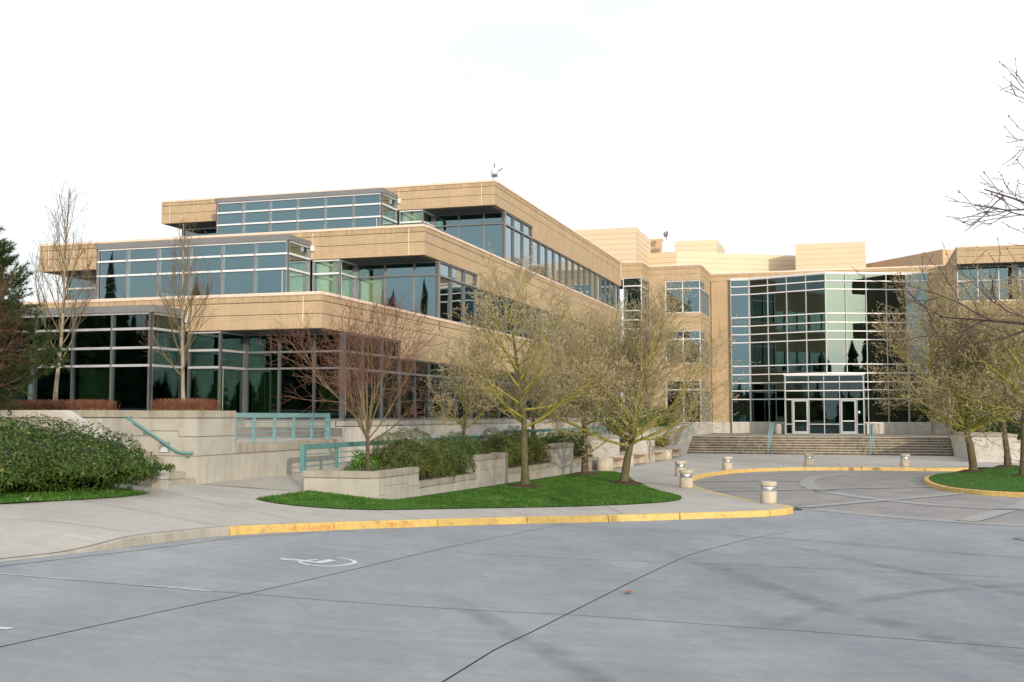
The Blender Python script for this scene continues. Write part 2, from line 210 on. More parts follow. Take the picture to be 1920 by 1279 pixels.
# ------------------------------------------------------------------ mesh helpers
def link(o, parent=None):
    C.objects.link(o)
    if parent is not None: o.parent = parent
    return o
def tag(o, label, cat, group=None):
    o['label'] = label; o['category'] = cat
    if group: o['group'] = group
    return o
def struct(o): o['kind'] = 'structure'; return o
class Frame:                                    # a thing: an Empty at its base that parents the parts
    pass
ORG = {}
def thing(name, label, cat, p, q, z, group=None, pq=True, rz=0.0):
    o = bpy.data.objects.new(name, None); o.empty_display_size = .3; link(o)
    w = W(p, q) if pq else (p, q)
    o.location = (w[0], w[1], z); o.rotation_euler = (0, 0, (-BETA if pq else 0)+rz)
    ORG[o.name] = (p, q, z) if not rz else (0, 0, 0)
    if label: tag(o, label, cat, group)
    return o
def org(par):
    while par is not None and par.name not in ORG: par = par.parent
    return ORG[par.name] if par is not None else (0, 0, 0)
class MB:
    def __init__(s): s.v = []; s.f = []; s.m = []
    def add(s, vs, fs, mi=0):
        k = len(s.v); s.v += [tuple(v) for v in vs]; s.f += [tuple(i+k for i in f) for f in fs]; s.m += [mi]*len(fs); return s
    def box(s, x0, x1, y0, y1, z0, z1, mi=0):
        return s.add([(x0, y0, z0), (x1, y0, z0), (x1, y1, z0), (x0, y1, z0), (x0, y0, z1), (x1, y0, z1), (x1, y1, z1), (x0, y1, z1)],
                     [(0, 3, 2, 1), (4, 5, 6, 7), (0, 1, 5, 4), (1, 2, 6, 5), (2, 3, 7, 6), (3, 0, 4, 7)], mi)
    def prism(s, poly, z0, z1, mi=0):           # polygon counter-clockwise in plan
        n = len(poly); vs = [(x, y, z0) for x, y in poly]+[(x, y, z1) for x, y in poly]
        return s.add(vs, [tuple(range(n-1, -1, -1)), tuple(range(n, 2*n))]+[(i, (i+1) % n, n+(i+1) % n, n+i) for i in range(n)], mi)
    def side(s, poly, a, b, axis='y', mi=0):    # polygon of (horizontal, z) extruded along the other horizontal axis
        n = len(poly); f = (lambda x, z, t: (x, t, z)) if axis == 'y' else (lambda x, z, t: (t, x, z))
        vs = [f(x, z, a) for x, z in poly]+[f(x, z, b) for x, z in poly]
        return s.add(vs, [tuple(range(n)), tuple(range(2*n-1, n-1, -1))]+[(i, n+i, n+(i+1) % n, (i+1) % n) for i in range(n)], mi)
    def lathe(s, prof, cx=0, cy=0, n=20, mi=0):
        vs = [(cx+r*math.cos(2*math.pi*k/n), cy+r*math.sin(2*math.pi*k/n), z) for r, z in prof for k in range(n)]; fs = []
        for i in range(len(prof)-1):
            for k in range(n): fs.append((i*n+k, i*n+(k+1) % n, (i+1)*n+(k+1) % n, (i+1)*n+k))
        fs += [tuple(range(n-1, -1, -1)), tuple(range((len(prof)-1)*n, len(prof)*n))]
        return s.add(vs, fs, mi)
    def tube(s, pts, r, n=8, mi=0):
        pts = [Vector(p) for p in pts]; vs = []; fs = []
        for i, p in enumerate(pts):
            t = (pts[min(i+1, len(pts)-1)]-pts[max(i-1, 0)]).normalized(); a = t.cross(Vector((0, 0, 1)) if abs(t.z) < .9 else Vector((1, 0, 0))).normalized(); b = t.cross(a)
            rr = r[i] if isinstance(r, (list, tuple)) else r
            for k in range(n): c = 2*math.pi*k/n; vs.append(p+a*math.cos(c)*rr+b*math.sin(c)*rr)
        for i in range(len(pts)-1):
            for k in range(n): fs.append((i*n+k, i*n+(k+1) % n, (i+1)*n+(k+1) % n, (i+1)*n+k))
        fs += [tuple(range(n-1, -1, -1)), tuple(range((len(pts)-1)*n, len(pts)*n))]
        return s.add(vs, fs, mi)
    def build(s, name, mats, parent=None, smooth=False, bevel=0., fix=True):
        me = bpy.data.meshes.new(name); o3 = org(parent)
        me.from_pydata([(x-o3[0], y-o3[1], z-o3[2]) for x, y, z in s.v], [], s.f)
        mats = mats if isinstance(mats, (list, tuple)) else [mats]
        for m in mats: me.materials.append(MT[m])
        me.polygons.foreach_set('material_index', s.m)
        if fix or bevel:
            bm = bmesh.new(); bm.from_mesh(me)
            if bevel: bmesh.ops.bevel(bm, geom=[e for e in bm.edges if e.calc_face_angle(0) > .5], offset=bevel, segments=2, affect='EDGES', clamp_overlap=True)
            bmesh.ops.recalc_face_normals(bm, faces=bm.faces); bm.to_mesh(me); bm.free()
        if smooth: me.polygons.foreach_set('use_smooth', [True]*len(me.polygons))
        return link(bpy.data.objects.new(name, me), parent)
def mesh_np(name, V, F, mats, parent=None, mi=None, smooth=False):
    me = bpy.data.meshes.new(name); V = np.asarray(V, np.float32); F = np.asarray(F, np.int32); k = F.shape[1]
    me.vertices.add(len(V)); me.vertices.foreach_set('co', V.ravel()); me.loops.add(F.size); me.loops.foreach_set('vertex_index', F.ravel())
    me.polygons.add(len(F)); me.polygons.foreach_set('loop_start', np.arange(0, F.size, k, dtype=np.int32))
    mats = mats if isinstance(mats, (list, tuple)) else [mats]
    for m in mats: me.materials.append(MT[m])
    if mi is not None: me.polygons.foreach_set('material_index', np.asarray(mi, np.int32))
    if smooth: me.polygons.foreach_set('use_smooth', np.ones(len(F), bool))
    me.update(calc_edges=True); me.validate()
    o = link(bpy.data.objects.new(name, me), parent)
    if name in ('foliage', 'leaf_tips', 'buds', 'twigs', 'needles', 'low_leaves', 'branches'): o['kind'] = 'stuff'
    return o
UNIT = {}
def bar(name, mat, parent, x, y, z, sx, sy, sz, ang=0.0):       # a scaled unit box sharing one mesh per material; x, y, z in the thing's pq frame
    if (name, mat) not in UNIT:
        u = MB().box(-.5, .5, -.5, .5, -.5, .5); me = bpy.data.meshes.new(name); me.from_pydata(u.v, [], u.f); me.materials.append(MT[mat]); UNIT[(name, mat)] = me
    o = bpy.data.objects.new(name, UNIT[(name, mat)]); link(o, parent); o3 = org(parent)
    o.location = (x-o3[0], y-o3[1], z-o3[2]); o.scale = (sx, sy, sz); o.rotation_euler = (0, 0, ang); return o

def glazing(th, a, b, cols, rows, glass='glass', skip=(), vw=.065, hw=.075, dep=.12, blinds={}, name='window_frame', hmat='white_al', vmat='grey_al', pane_glass={}):
    """a, b: plan end points seen left to right from outside; cols: fractions or count; rows: heights. Perimeter frame is the part, panes and mullions its pieces."""
    ax, ay = a; L = math.hypot(b[0]-ax, b[1]-ay); dx, dy = (b[0]-ax)/L, (b[1]-ay)/L; ang = math.atan2(dy, dx); nx, ny = dy, -dx   # outward
    if isinstance(cols, int): cols = [L*i/cols for i in range(cols+1)]
    z0, z1 = rows[0], rows[-1]; t = .05; m = MB()
    def P(s, z, d): return (ax+dx*s+nx*d, ay+dy*s+ny*d, z)
    o_, i_ = [(0, z0), (L, z0), (L, z1), (0, z1)], [(t, z0+t), (L-t, z0+t), (L-t, z1-t), (t, z1-t)]
    vs = [P(s, z, d) for d in (0, -dep) for s, z in o_+i_]; fs = []; ms = []
    for k in range(4):
        k2 = (k+1) % 4
        fs += [(k, k2, 4+k2, 4+k), (8+k2, 8+k, 12+k, 12+k2), (k, 8+k, 8+k2, k2), (4+k, 4+k2, 12+k2, 12+k)]; ms += [1 if k % 2 == 0 else 0]*4
    m.add(vs, fs); m.m = ms; fr = m.build(name, [vmat, hmat], th)
    for c in cols[1:-1]:
        x, y, _ = P(c, 0, -dep/2+.005); bar('mullion', vmat, fr, x, y, (z0+z1)/2, vw, dep, z1-z0-2*t-.004, ang)
    for r in rows[1:-1]:
        for i in range(len(cols)-1):
            c0 = cols[i]+(t if i == 0 else vw/2)+.001; c1 = cols[i+1]-(t if i == len(cols)-2 else vw/2)-.001
            x, y, _ = P((c0+c1)/2, 0, -dep/2+.02); bar('transom', hmat, fr, x, y, r, c1-c0, dep, hw, ang)
    for i in range(len(cols)-1):
        for j in range(len(rows)-1):
            if (i, j) in skip: continue
            x, y, _ = P((cols[i]+cols[i+1])/2, 0, -.085); w = cols[i+1]-cols[i]-.02; h = rows[j+1]-rows[j]-.02
            bar('pane', pane_glass.get((i, j), glass), fr, x, y, (rows[j]+rows[j+1])/2, w, .008, h, ang)
            if (i, j) in blinds:
                x, y, _ = P((cols[i]+cols[i+1])/2, 0, -.30); drop = blinds[(i, j)][1]; hh = (rows[j+1]-rows[j])*drop
                bar('blind', blinds[(i, j)][0], fr, x, y, rows[j+1]-hh/2, w-.12, .02, hh, ang)
    return fr

# ------------------------------------------------------------------ the ground
def catmull(pts, step=.35):
    pts = [np.array(p, float) for p in pts]; out = []
    P = [2*pts[0]-pts[1]]+pts+[2*pts[-1]-pts[-2]]
    for i in range(1, len(P)-2):
        n = max(2, int(np.linalg.norm(P[i+1]-P[i])/step))
        for k in range(n):
            t = k/n; out.append(.5*((2*P[i])+(-P[i-1]+P[i+1])*t+(2*P[i-1]-5*P[i]+4*P[i+1]-P[i+2])*t*t+(-P[i-1]+3*P[i]-3*P[i+1]+P[i+2])*t**3))
    out.append(pts[-1]); return [tuple(p) for p in out]
def inside(poly, x, y):
    c = np.zeros(np.shape(x), bool); n = len(poly)
    for i in range(n):
        (x0, y0), (x1, y1) = poly[i], poly[(i+1) % n]
        with np.errstate(divide='ignore', invalid='ignore'):
            c ^= ((y0 > y) != (y1 > y)) & (x < (x1-x0)*(y-y0)/(y1-y0+1e-12)+x0)
    return c
def dist_poly(line, x, y):
    d = np.full(np.shape(x), 1e9)
    for (x0, y0), (x1, y1) in zip(line[:-1], line[1:]):
        ex, ey = x1-x0, y1-y0; t = np.clip(((x-x0)*ex+(y-y0)*ey)/(ex*ex+ey*ey+1e-12), 0, 1); d = np.minimum(d, np.hypot(x-x0-t*ex, y-y0-t*ey))
    return d
def offset(line, d):
    out = []
    for i, p in enumerate(line):
        a, b = line[max(i-1, 0)], line[min(i+1, len(line)-1)]; tx, ty = b[0]-a[0], b[1]-a[1]; L = math.hypot(tx, ty) or 1
        out.append((p[0]-ty/L*d, p[1]+tx/L*d))
    return out
def densify(j, st=.5):
    out = []
    for a, b in zip(j[:-1], j[1:]):
        n = max(1, int(math.hypot(b[0]-a[0], b[1]-a[1])/st)); out += [(a[0]+(b[0]-a[0])*k/n, a[1]+(b[1]-a[1])*k/n) for k in range(n)]
    return out+[tuple(j[-1])]
def tri(poly, step, joints=(), w=.03):
    joints = [densify(j) for j in joints]
    vs = [Vector(p) for p in poly]; n = len(vs); edges = []
    xs = [p[0] for p in poly]; ys = [p[1] for p in poly]
    gx, gy = np.meshgrid(np.arange(min(xs), max(xs), step), np.arange(min(ys), max(ys), step)); gx = gx.ravel(); gy = gy.ravel()
    k = inside(poly, gx, gy) & (dist_poly(list(poly)+[poly[0]], gx, gy) > step*.4)
    for j in joints: k &= dist_poly(j, gx, gy) > max(.1, step*.3)
    vs += [Vector((float(a), float(b))) for a, b in zip(gx[k], gy[k])]
    for j in joints:
        jd = j; ends = []
        for d in (-w/2, w/2):
            o = offset(jd, d); s = len(vs); ends.append((s, s+len(o)-1)); vs += [Vector(p) for p in o]; edges += [(s+i, s+i+1) for i in range(len(o)-1)]
        edges += [(ends[0][0], ends[1][0]), (ends[0][1], ends[1][1])]
    edges += [(i, (i+1) % n) for i in range(n)]
    V, E_, F, *_ = delaunay_2d_cdt(vs, edges, [], 0, 1e-5)
    V = np.array([(v.x, v.y) for v in V]); F = np.array([f for f in F if len(f) == 3])
    c = V[F].mean(1); keep = inside(poly, c[:, 0], c[:, 1])
    for j in joints: keep &= dist_poly(j, c[:, 0], c[:, 1]) > w*.5
    return V, F[keep]
def orient(V, F):
    a, b, c = V[F[:, 0]], V[F[:, 1]], V[F[:, 2]]; s = (b[:, 0]-a[:, 0])*(c[:, 1]-a[:, 1])-(b[:, 1]-a[:, 1])*(c[:, 0]-a[:, 0])
    F = F.copy(); F[s < 0] = F[s < 0][:, ::-1]; return F
def sheet(name, poly, step, zf, mat, parent=None, joints=(), w=.03, slab=None):
    V, F = tri(poly, step, joints, w); F = orient(V, F)
    def mk(nm, F, par):
        u, inv = np.unique(F, return_inverse=True); X = V[u]; z = zf(X[:, 0], X[:, 1]); return mesh_np(nm, np.c_[X, z], inv.reshape(F.shape), mat, par)
    if not slab: return mk(name, F, parent)
    par = list(range(len(F)))
    def find(i):
        while par[i] != i: par[i] = par[par[i]]; i = par[i]
        return i
    em = {}
    for i, f in enumerate(F):
        for a, b in ((f[0], f[1]), (f[1], f[2]), (f[2], f[0])):
            e = (min(a, b), max(a, b))
            if e in em: par[find(i)] = find(em[e])
            else: em[e] = i
    comp = {}
    for i in range(len(F)): comp.setdefault(find(i), []).append(i)
    for g in comp.values():
        if len(g) > 2: mk(slab, F[g], parent)
Zr = lambda x, y: H(x, y)-.14
def Hw(x, y):                                   # pavement dips to the lowered kerb of the drive apron
    d = dist_poly(KF, np.asarray(x, float), np.asarray(y, float)); return H(x, y)-.124*(1-sm(d/1.5))*(1-sm((np.asarray(y, float)-14.9)/1.9))
big = 900.
kerb_front = [(-8.6, 7.5), (-7.3, 11.0), (-6.33, 14.04), (-5.73, 15.79), (-5.40, 16.96), (-4.70, 18.87), (-3.31, 21.1), (-1.53, 23.28), (.33, 24.96), (2.21, 26.05), (3.95, 26.69), (5.81, 27.31), (6.55, 27.75), (7.02, 28.35), (7.12, 29.0), (6.9, 29.75)]
kerb_circle = [(6.9, 29.75), (6.55, 31.1), (6.25, 33.2), (6.08, 35.3), (6.06, 37.2), (6.25, 39.4), (6.7, 41.9), (7.2, 43.6), (8.0, 45.6), (9.35, 48.0), (10.7, 49.6), (12.2, 50.6), (13.9, 51.1), (15.8, 51.1), (18.0, 50.6), (19.7, 50.3), (22.5, 51.3), (30, 52.6), (42, 55)]
KF, KC = catmull(kerb_front), catmull(kerb_circle)
island_k = [(44, 54.2), (30, 52.2), (22.5, 50.9), (20.4, 49.2), (18.6, 46.5), (17.0, 45.05), (16.05, 43.6), (15.2, 41.7), (14.4, 39.0), (14.05, 36.6), (14.35, 35.1), (14.9, 34.2), (16.2, 33.0), (19, 31.5), (24, 30.2), (44, 29.5)]
IK = catmull(island_k)

far = struct(mesh_np('ground', [(-big, -big, -.45), (big, -big, -.45), (big, big, -.45), (-big, big, -.45)], [(0, 1, 2, 3)], 'joint'))
gx = np.linspace(-45, 60, 71); gy = np.linspace(-40, 60, 67); GX, GY = np.meshgrid(gx, gy)
Vb = np.c_[GX.ravel(), GY.ravel(), (Zr(GX, GY)-.018).ravel()]; ni, nj = GX.shape
Fb = np.array([(i*nj+j, i*nj+j+1, (i+1)*nj+j+1, (i+1)*nj+j) for i in range(ni-1) for j in range(nj-1)])
road = struct(mesh_np('road', Vb, Fb, 'joint'))
# cast slabs of the roadway with open joints between them
gut = [(-8.3, 7.3), (-6.95, 11.0), (-6.12, 13.95), (-5.30, 16.3), (-4.52, 18.75), (-3.6, 20.35), (-2.9, 21.3)]
J1 = catmull([(-4.0, -2), (-.61, 10.0), (.24, 12.58), (2.40, 18.29), (3.61, 20.79), (5.85, 23.91), (9.12, 26.19), (13, 28)], .8)
JA = catmull([(-8.2, -2), (-4.46, 9.96), (-3.16, 13.75), (-2.4, 16.02), (-.95, 20.27), (1.2, 25.4)], .8)
JB = [(-9, 12.9), (-5.99, 13.31), (-3.15, 13.68), (.69, 13.72)]; JC = [(.69, 13.72), (1.83, 13.48), (3.27, 12.97), (5.38, 12.0), (12, 9.4)]
JD = [(-.95, 19.22), (2.75, 18.98)]; JE = [(2.75, 18.98), (7, 17.4), (14, 14.6)]; JF = [(1.1, 25.0), (3.3, 24.2), (5.6, 23.6)]; JG = [(-6, 4.5), (-1.6, 6.2), (5, 3.2), (12, -1)]
road_poly = [(-9.5, -6), (16, -6), (16, 21.5), (11.2, 24.96), (9.19, 26.98), (7.5, 29.3)]+[p for p in KF[::-1] if p[1] > 9.5 and p[1] < 29.1]+[(-8.0, 9.0)]
sheet('road', road_poly, .8, Zr, 'road', road, [J1, JA, JB, JC, JD, JE, JF, JG, gut], .021, 'concrete_slab')
# pavement: one raised sheet from the kerb to the buildings, cut into slabs
pave_poly = [(-40, 6)]+offset(KF, .15)+offset(KC, .15)[1:]+[(42, 95), (-40, 95)]
PJ = [[(-9.5, 15.8), (-7.54, 16.7), (-6.82, 17.06), (-5.66, 16.97)], [(-9, 20.6), (-6.11, 19.5), (-4.55, 18.7)], [(-8, 24), (-4.9, 21.6), (-3.5, 20.4)], [(-2.96, 24.2), (-1.9, 23.1)], [(-.4, 27), (.4, 25.4)], [(2.4, 29), (2.6, 26.5)], [(4.4, 30.4), (6.0, 27.8)],
      [(4.7, 33.0), (6.2, 33.4)], [(4.2, 38.4), (6.1, 38.0)], [(4.6, 43), (6.8, 42.7)], [(3.8, 47), (8.2, 46.4)], [(5.5, 54), (10.5, 50)], [(9, 60), (12.4, 51.2)], [(13, 66), (15.6, 51.6)], [(18, 66), (17.8, 51.1)], [(7.2, 60), (24, 55.4)], [(4.8, 50.5), (8.5, 52.0), (24, 52.6)]]
pavement = struct(sheet('pavement', pave_poly, 1.6, lambda x, y: Hw(x, y)-.012, 'joint'))
walk_poly = [(-30, 9)]+[p for p in offset(KF, .09) if p[1] > 9]+offset(KC, .09)[1:]+[(42, 80), (-4, 80), (-4, 27.4), (-5.0, 28.2), (-7.05, 26.6), (-14, 27.9), (-30, 24)]
sheet('pavement', walk_poly, .6, Hw, 'walk', pavement, PJ, .022, 'paving_slab')
# paved turning circle with concrete bands
circ = [(7.5, 29.3), (7.64, 29.9)]+[p for p in KC if p[1] > 30.3 and p[0] < 25]+[(25, 49.7), (25, 18), (16, 21.5), (11.2, 24.96), (9.19, 26.98)]
circle = struct(sheet('turning_circle', circ, 1.2, lambda x, y: Zr(x, y)+.001, 'cobble'))
def band(name, line, w, mat='band', dz=.007, parent=None, zf=Zr):
    L = catmull(line, .5); a, b = offset(L, w/2), offset(L, -w/2); V = np.array(a+b); n = len(a); z = zf(V[:, 0], V[:, 1])+dz
    return mesh_np(name, np.c_[V, z], [(i, n+i, n+i+1, i+1) for i in range(n-1)], mat, parent)
band('paving_band', [(7.4, 30.3), (8.1, 29.3), (9.28, 27.26), (11.32, 25.25), (16, 21.8)], .55, parent=circle)
band('paving_band', [(13.8, 47.2), (12.9, 46.0), (11.9, 44.5), (11.0, 42.1), (10.4, 39.8), (10.12, 37.7), (10.15, 35.9), (10.55, 33.6), (11.4, 31.2), (12.8, 29.6), (15, 28)], .52, dz=.0115, parent=circle)
band('paving_band', [(7.6, 30.0), (9.26, 31.46), (11.99, 33.65), (14.2, 35.6)], .42, dz=.016, parent=circle)
band('paving_band', [(6.3, 36.6), (9.23, 37.19), (11.81, 38.08), (14.3, 38.6)], .42, dz=.016, parent=circle)
band('paving_band', [(10.5, 26.2), (11.95, 28.15), (13.75, 30.6), (15.2, 33.2)], .5, dz=.016, parent=circle)
band('paving_band', [(6.7, 41.9), (9, 42.3), (11, 42.0)], .4, dz=.016, parent=circle)
# kerb stones
def kerb(line, cuts, mat, parent, hgt=None, w=.16):
    P = np.array(line); d = np.r_[0, np.cumsum(np.hypot(*np.diff(P, axis=0).T))]
    for a, b in zip(cuts[:-1], cuts[1:]):
        n = max(2, int((b-a)/.3)); s = np.linspace(a+.012, b-.012, n+1); q = [(float(np.interp(t, d, P[:, 0])), float(np.interp(t, d, P[:, 1]))) for t in s]
        inn = offset(q, w); top = [float(Hw(*p))+.005 for p in q]; m = MB(); vs = []; fs = []
        for p, i_, z in zip(q, inn, top):
            zb = Hs(*p)-.17; c = np.array(p)+(np.array(i_)-np.array(p))*.12; o = np.array(p)-(np.array(i_)-np.array(p))*.1
            vs += [(o[0], o[1], zb), (p[0], p[1], max(z-.022, zb+.035)), (c[0], c[1], z), (i_[0], i_[1], z), (i_[0], i_[1], zb)]
        for k in range(n):
            for e in range(5): fs.append((k*5+e, k*5+(e+1) % 5, (k+1)*5+(e+1) % 5, (k+1)*5+e))
        fs += [(0, 1, 2, 3, 4), tuple(n*5+e for e in (4, 3, 2, 1, 0))]
        m.add(vs, fs).build('kerb_stone', mat, parent)
def arc(line, pts):
    P = np.array(line); d = np.r_[0, np.cumsum(np.hypot(*np.diff(P, axis=0).T))]; return [float(d[np.argmin(np.hypot(P[:, 0]-x, P[:, 1]-y))]) for x, y in pts]
kerb_e = struct(bpy.data.objects.new('kerb', None)); link(kerb_e); ORG['kerb'] = (0, 0, 0)
c0, c1, c2 = arc(KF, [(-5.73, 15.79), (-5.40, 16.96), (-4.70, 18.87)])
kerb(KF, [0, c0*.5, c0-.9], 'kerb', kerb_e, lambda t: -.105)
kerb(KF, [c0-.9, c1], 'kerb', kerb_e, lambda t: -.105*(1-float(sm((t-c0+.9)/(c1-c0+.9)))))
kerb(KF, [c1, c2], 'kerb', kerb_e)
kerb(KF, arc(KF, [(-4.70, 18.87), (-3.30, 21.1), (-1.53, 23.28), (.33, 24.96), (2.21, 26.05), (3.95, 26.69), (6.3, 27.55), (7.1, 28.7), (6.9, 29.75)]), 'yellow', kerb_e)
kerb(KC, arc(KC, [(6.9, 29.75), (6.25, 33.2), (6.06, 37.2), (6.7, 41.9), (8.0, 45.6), (10.7, 49.6), (13.3, 51.0), (15.8, 51.1), (18.5, 50.4), (20.6, 50.5)]), 'yellow', kerb_e)
island = struct(bpy.data.objects.new('traffic_island', None)); link(island); ORG['traffic_island'] = (0, 0, 0)
kerb(IK[::-1], [arc(IK[::-1], [IK[-1]])[0]]+sorted(arc(IK[::-1], [(34, 29.8), (24, 30.2), (19, 31.5), (16.2, 33.0), (14.05, 36.6), (15.2, 41.7), (17.5, 45.5), (20.4, 49.2)]))[1:], 'yellow', island, w=-.16)
# lawns: soil sheet under short blades
rng = np.random.default_rng(7)
def lawn(name, poly, n, label, mound=0., zf=None, hgt=.05):
    zf = zf or (lambda x, y: H(x, y)+.02+mound*sm(dist_poly(list(poly)+[poly[0]], x, y)/1.5))
    g = struct(sheet(name, poly, .6, zf, 'grass_base'))
    xs = [p[0] for p in poly]; ys = [p[1] for p in poly]; X = rng.uniform(min(xs), max(xs), n*3); Y = rng.uniform(min(ys), max(ys), n*3); k = inside(poly, X, Y); X = X[k][:n]; Y = Y[k][:n]; n = len(X)
    z = zf(X, Y); a = rng.uniform(0, 6.283, n); h = rng.uniform(.55, 1.15, n)*hgt; w = .011; lx, ly = rng.normal(0, .022, n), rng.normal(0, .022, n)
    V = np.stack([np.c_[X-np.cos(a)*w, Y-np.sin(a)*w, z-.005], np.c_[X+np.cos(a)*w, Y+np.sin(a)*w, z-.005], np.c_[X+lx, Y+ly, z+h]], 1).reshape(-1, 3)
    b = mesh_np('grass', V, np.arange(3*n).reshape(-1, 3), 'grass'); b['kind'] = 'stuff'; b['label'] = label; b['category'] = 'grass'
grass_poly = catmull([(-5.43, 23.95), (-4.88, 23.53), (-3.99, 23.57), (-2.96, 24.19), (-.75, 26.6), (1.89, 28.62), (3.33, 29.5), (4.33, 30.42), (4.75, 31.6), (4.72, 32.8), (4.45, 34.8), (4.25, 38.6), (4.4, 43.5), (4.2, 46.2)], .5)+[(2.9, 46.2), W(-10.6, 24.85), W(-12.7, 24.85)]
lawn('lawn', grass_poly, 60000, 'short green lawn beside the kerb under the budding trees', .05)
isl_poly = offset(IK, .17)
lawn('lawn', isl_poly, 70000, 'short green grass on the kerbed island at right', .08)
lawn('lawn', catmull([(-8.6, 17.6), (-8.2, 18.3), (-7.8, 19.4), (-7.3, 21.3), (-7.2, 22.5)], .5)+[(-8.6, 22.5), (-10.5, 18.5), (-11, 16)], 9000, 'narrow strip of grass in front of the rhododendron hedge', 0)

# ------------------------------------------------------------------ the terraced office wing
PL, PR, QW = -34.4, -16.18, 79.8
main = thing('office_wing', 'tan brick office wing stepping back in three terraced storeys with ribbon windows', 'building', PR, 32.2, 0)
TIERS = [(32.2, 6.25, 5.08, 2.15), (41.0, 9.85, 8.63, 5.75), (50.0, 13.45, 12.25, 9.35)]
def strips(th, zt, zb, path, soldier=True, cop=True, t=.28, low=None):
    """path: list of (x0,x1,y0,y1,face) boxes in plan; builds coping, three brick strips and the recessed groove backing."""
    for (x0, x1, y0, y1, f) in path:
        fx0, fx1, fy0, fy1 = x0, x1, y0, y1; g = .03
        gb = (x0, x1, y0+g, y1) if f == 'A' else ((x0, x1-g, y0, y1) if f == 'B' else (x0+g, x1, y0, y1))
        MB().box(gb[0]+.002, gb[1]-.002, gb[2]+.002, gb[3]-.002, zb+.002, zt-.12).build('brick_backing', 'groove', th)
        if cop:
            e = .04; MB().box(x0-(e if f == 'L' else 0), x1+(e if f == 'B' else 0), y0-(e if f == 'A' else 0), y1, zt-.10, zt).build('coping', 'coping', th, bevel=.008)
        for k, (a, b) in enumerate(((zt-.29, zt-.10), (zt-.69, zt-.315), (zb, zt-.715))):
            MB().box(x0, x1, y0, y1, a, b).build('brick_band', 'soldier' if (k == 0 and soldier) else 'brick', th)
for ti, (Cq, Zt, Zb, base) in enumerate(TIERS):
    pz = TIERS[ti-1][1] if ti else 2.15                       # sill on the long side
    strips(main, Zt, Zb, [(PL, PR, Cq, Cq+.28, 'A')])
    strips(main, Zt, Zb, [(PR-.28, PR, Cq+.28, QW, 'B')])
    strips(main, Zt, Zb, [(PL, PL+.28, Cq+.28, Cq+9.0, 'L')])
    # brick below the band on the long side, down to the ribbon window
    MB().box(PR-.28, PR, Cq+6.6, QW, Zt-1.81, Zb-.002).build('brick_spandrel', 'brick', main)
    # overhang soffits, roof deck, interior
    MB().box(PL+.28, PR-.28, Cq+.28, Cq+1.75, Zb-.03, Zb).build('soffit', 'soffit', main)
    MB().box(PL+.28, PR-.28, Cq+.28, (TIERS[ti+1][0]+2 if ti < 2 else QW), Zt-.5, Zt-.42).build('roof_deck', 'groove_c', main)
    MB().box(PL+.4, PR-.4, Cq-1.7, QW-.3, Zb+.05, Zb+.1).build('ceiling', 'ceiling', main) if False else None
    MB().box(-29.9, -21.25, Cq-1.72, Cq+.25, Zt-.72, Zt-.70).build('ceiling', 'ceiling', main)
    MB().box(PL+.5, PR-.45, Cq+1.8, QW-.4, Zb-.06, Zb-.03).build('ceiling', 'ceiling', main)
    MB().box(PL+.5, PR-.45, Cq-1.7, QW-.4, base-.35 if ti else 1.3, base-.30 if ti else 1.35).build('floor_slab', 'carpet', main)
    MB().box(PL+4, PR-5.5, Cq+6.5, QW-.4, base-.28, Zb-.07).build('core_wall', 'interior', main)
    for k in range(5): bar('partition_wall', 'interior', main, -28.6+k*2.95, Cq+4.2, (base+Zb)/2-.1, .12, 4.4, Zb-base+.3)
    for p in (-16.85, -21.08, -33.9):
        bar('expansion_joint', 'caulk', main, p, Cq-.002, (Zt+Zb)/2-.06, .022, .012, Zt-Zb-.14)
    bar('expansion_joint', 'caulk', main, PR, QW-.25, (Zt+Zb)/2-.06, .03, .06, Zt-Zb-.14)
    # projecting glazed bay
    rows = [base]+([3.88] if ti == 0 else [])+[Zt-1.81, Zt-1.21, Zt-.70]
    bq = Cq-1.85; cols = [(-21.15+30.0)*i/6 for i in range(7)]
    gl = 'glass' if ti else 'glass_dark'; hm = 'white_al' if ti else 'mid_al'; vm = 'grey_al' if ti else 'dark_al'
    bl = {(4, 0): ('blind', .93), (1, 0): ('blind', .8)} if ti == 0 else ({(1, 0): ('blind_pale', .9), (4, 0): ('blind_pale', .5)} if ti == 1 else {(2, 0): ('blind_pale', .9), (3, 0): ('blind_pale', .9)})
    glazing(main, (-30.0, bq), (-21.15, bq), cols, rows, gl, blinds=bl, hmat=hm, vmat=vm)
    r3 = rows if ti else rows
    glazing(main, (-21.15, bq+.0), (-21.15, Cq+.0), 1, rows, gl, hmat=hm, vmat=vm, pane_glass={(0, 0): 'glass_pale'} if ti else {}, blinds={(0, 0): ('blind_pale', .95)} if ti else {})
    glazing(main, (-30.0, Cq), (-30.0, bq), 1, rows, gl)
    MB().box(-30.06, -21.09, bq-.05, Cq, Zt-.70+.002, Zt-.47).build('bay_fascia', 'fascia', main, bevel=.01)
    bar('bay_corner_box', 'white_al', main, -21.02, Cq-.07, Zt-.78, .14, .13, .22)
    # flush panel, return and recessed corner glass
    rr = [base]+([3.88] if ti == 0 else [])+[Zt-1.81, Zb-.03]
    glazing(main, (-21.09, Cq+.06), (-19.85, Cq+.06), 1, rr, 'glass_pale' if ti else gl, hmat=hm, vmat=vm, blinds=({(0, 0): ('blind_pale', .95), (0, 1): ('blind_pale', 1.)} if ti else {(0, 0): ('blind', .8)}))
    glazing(main, (-19.85, Cq+.12), (-19.85, Cq+1.65), 1, rr, 'glass_pale' if ti else gl, hmat=hm, vmat=vm, blinds=({(0, 0): ('blind_pale', .95), (0, 1): ('blind_pale', 1.)} if ti else {(0, 0): ('blind', .9)}))
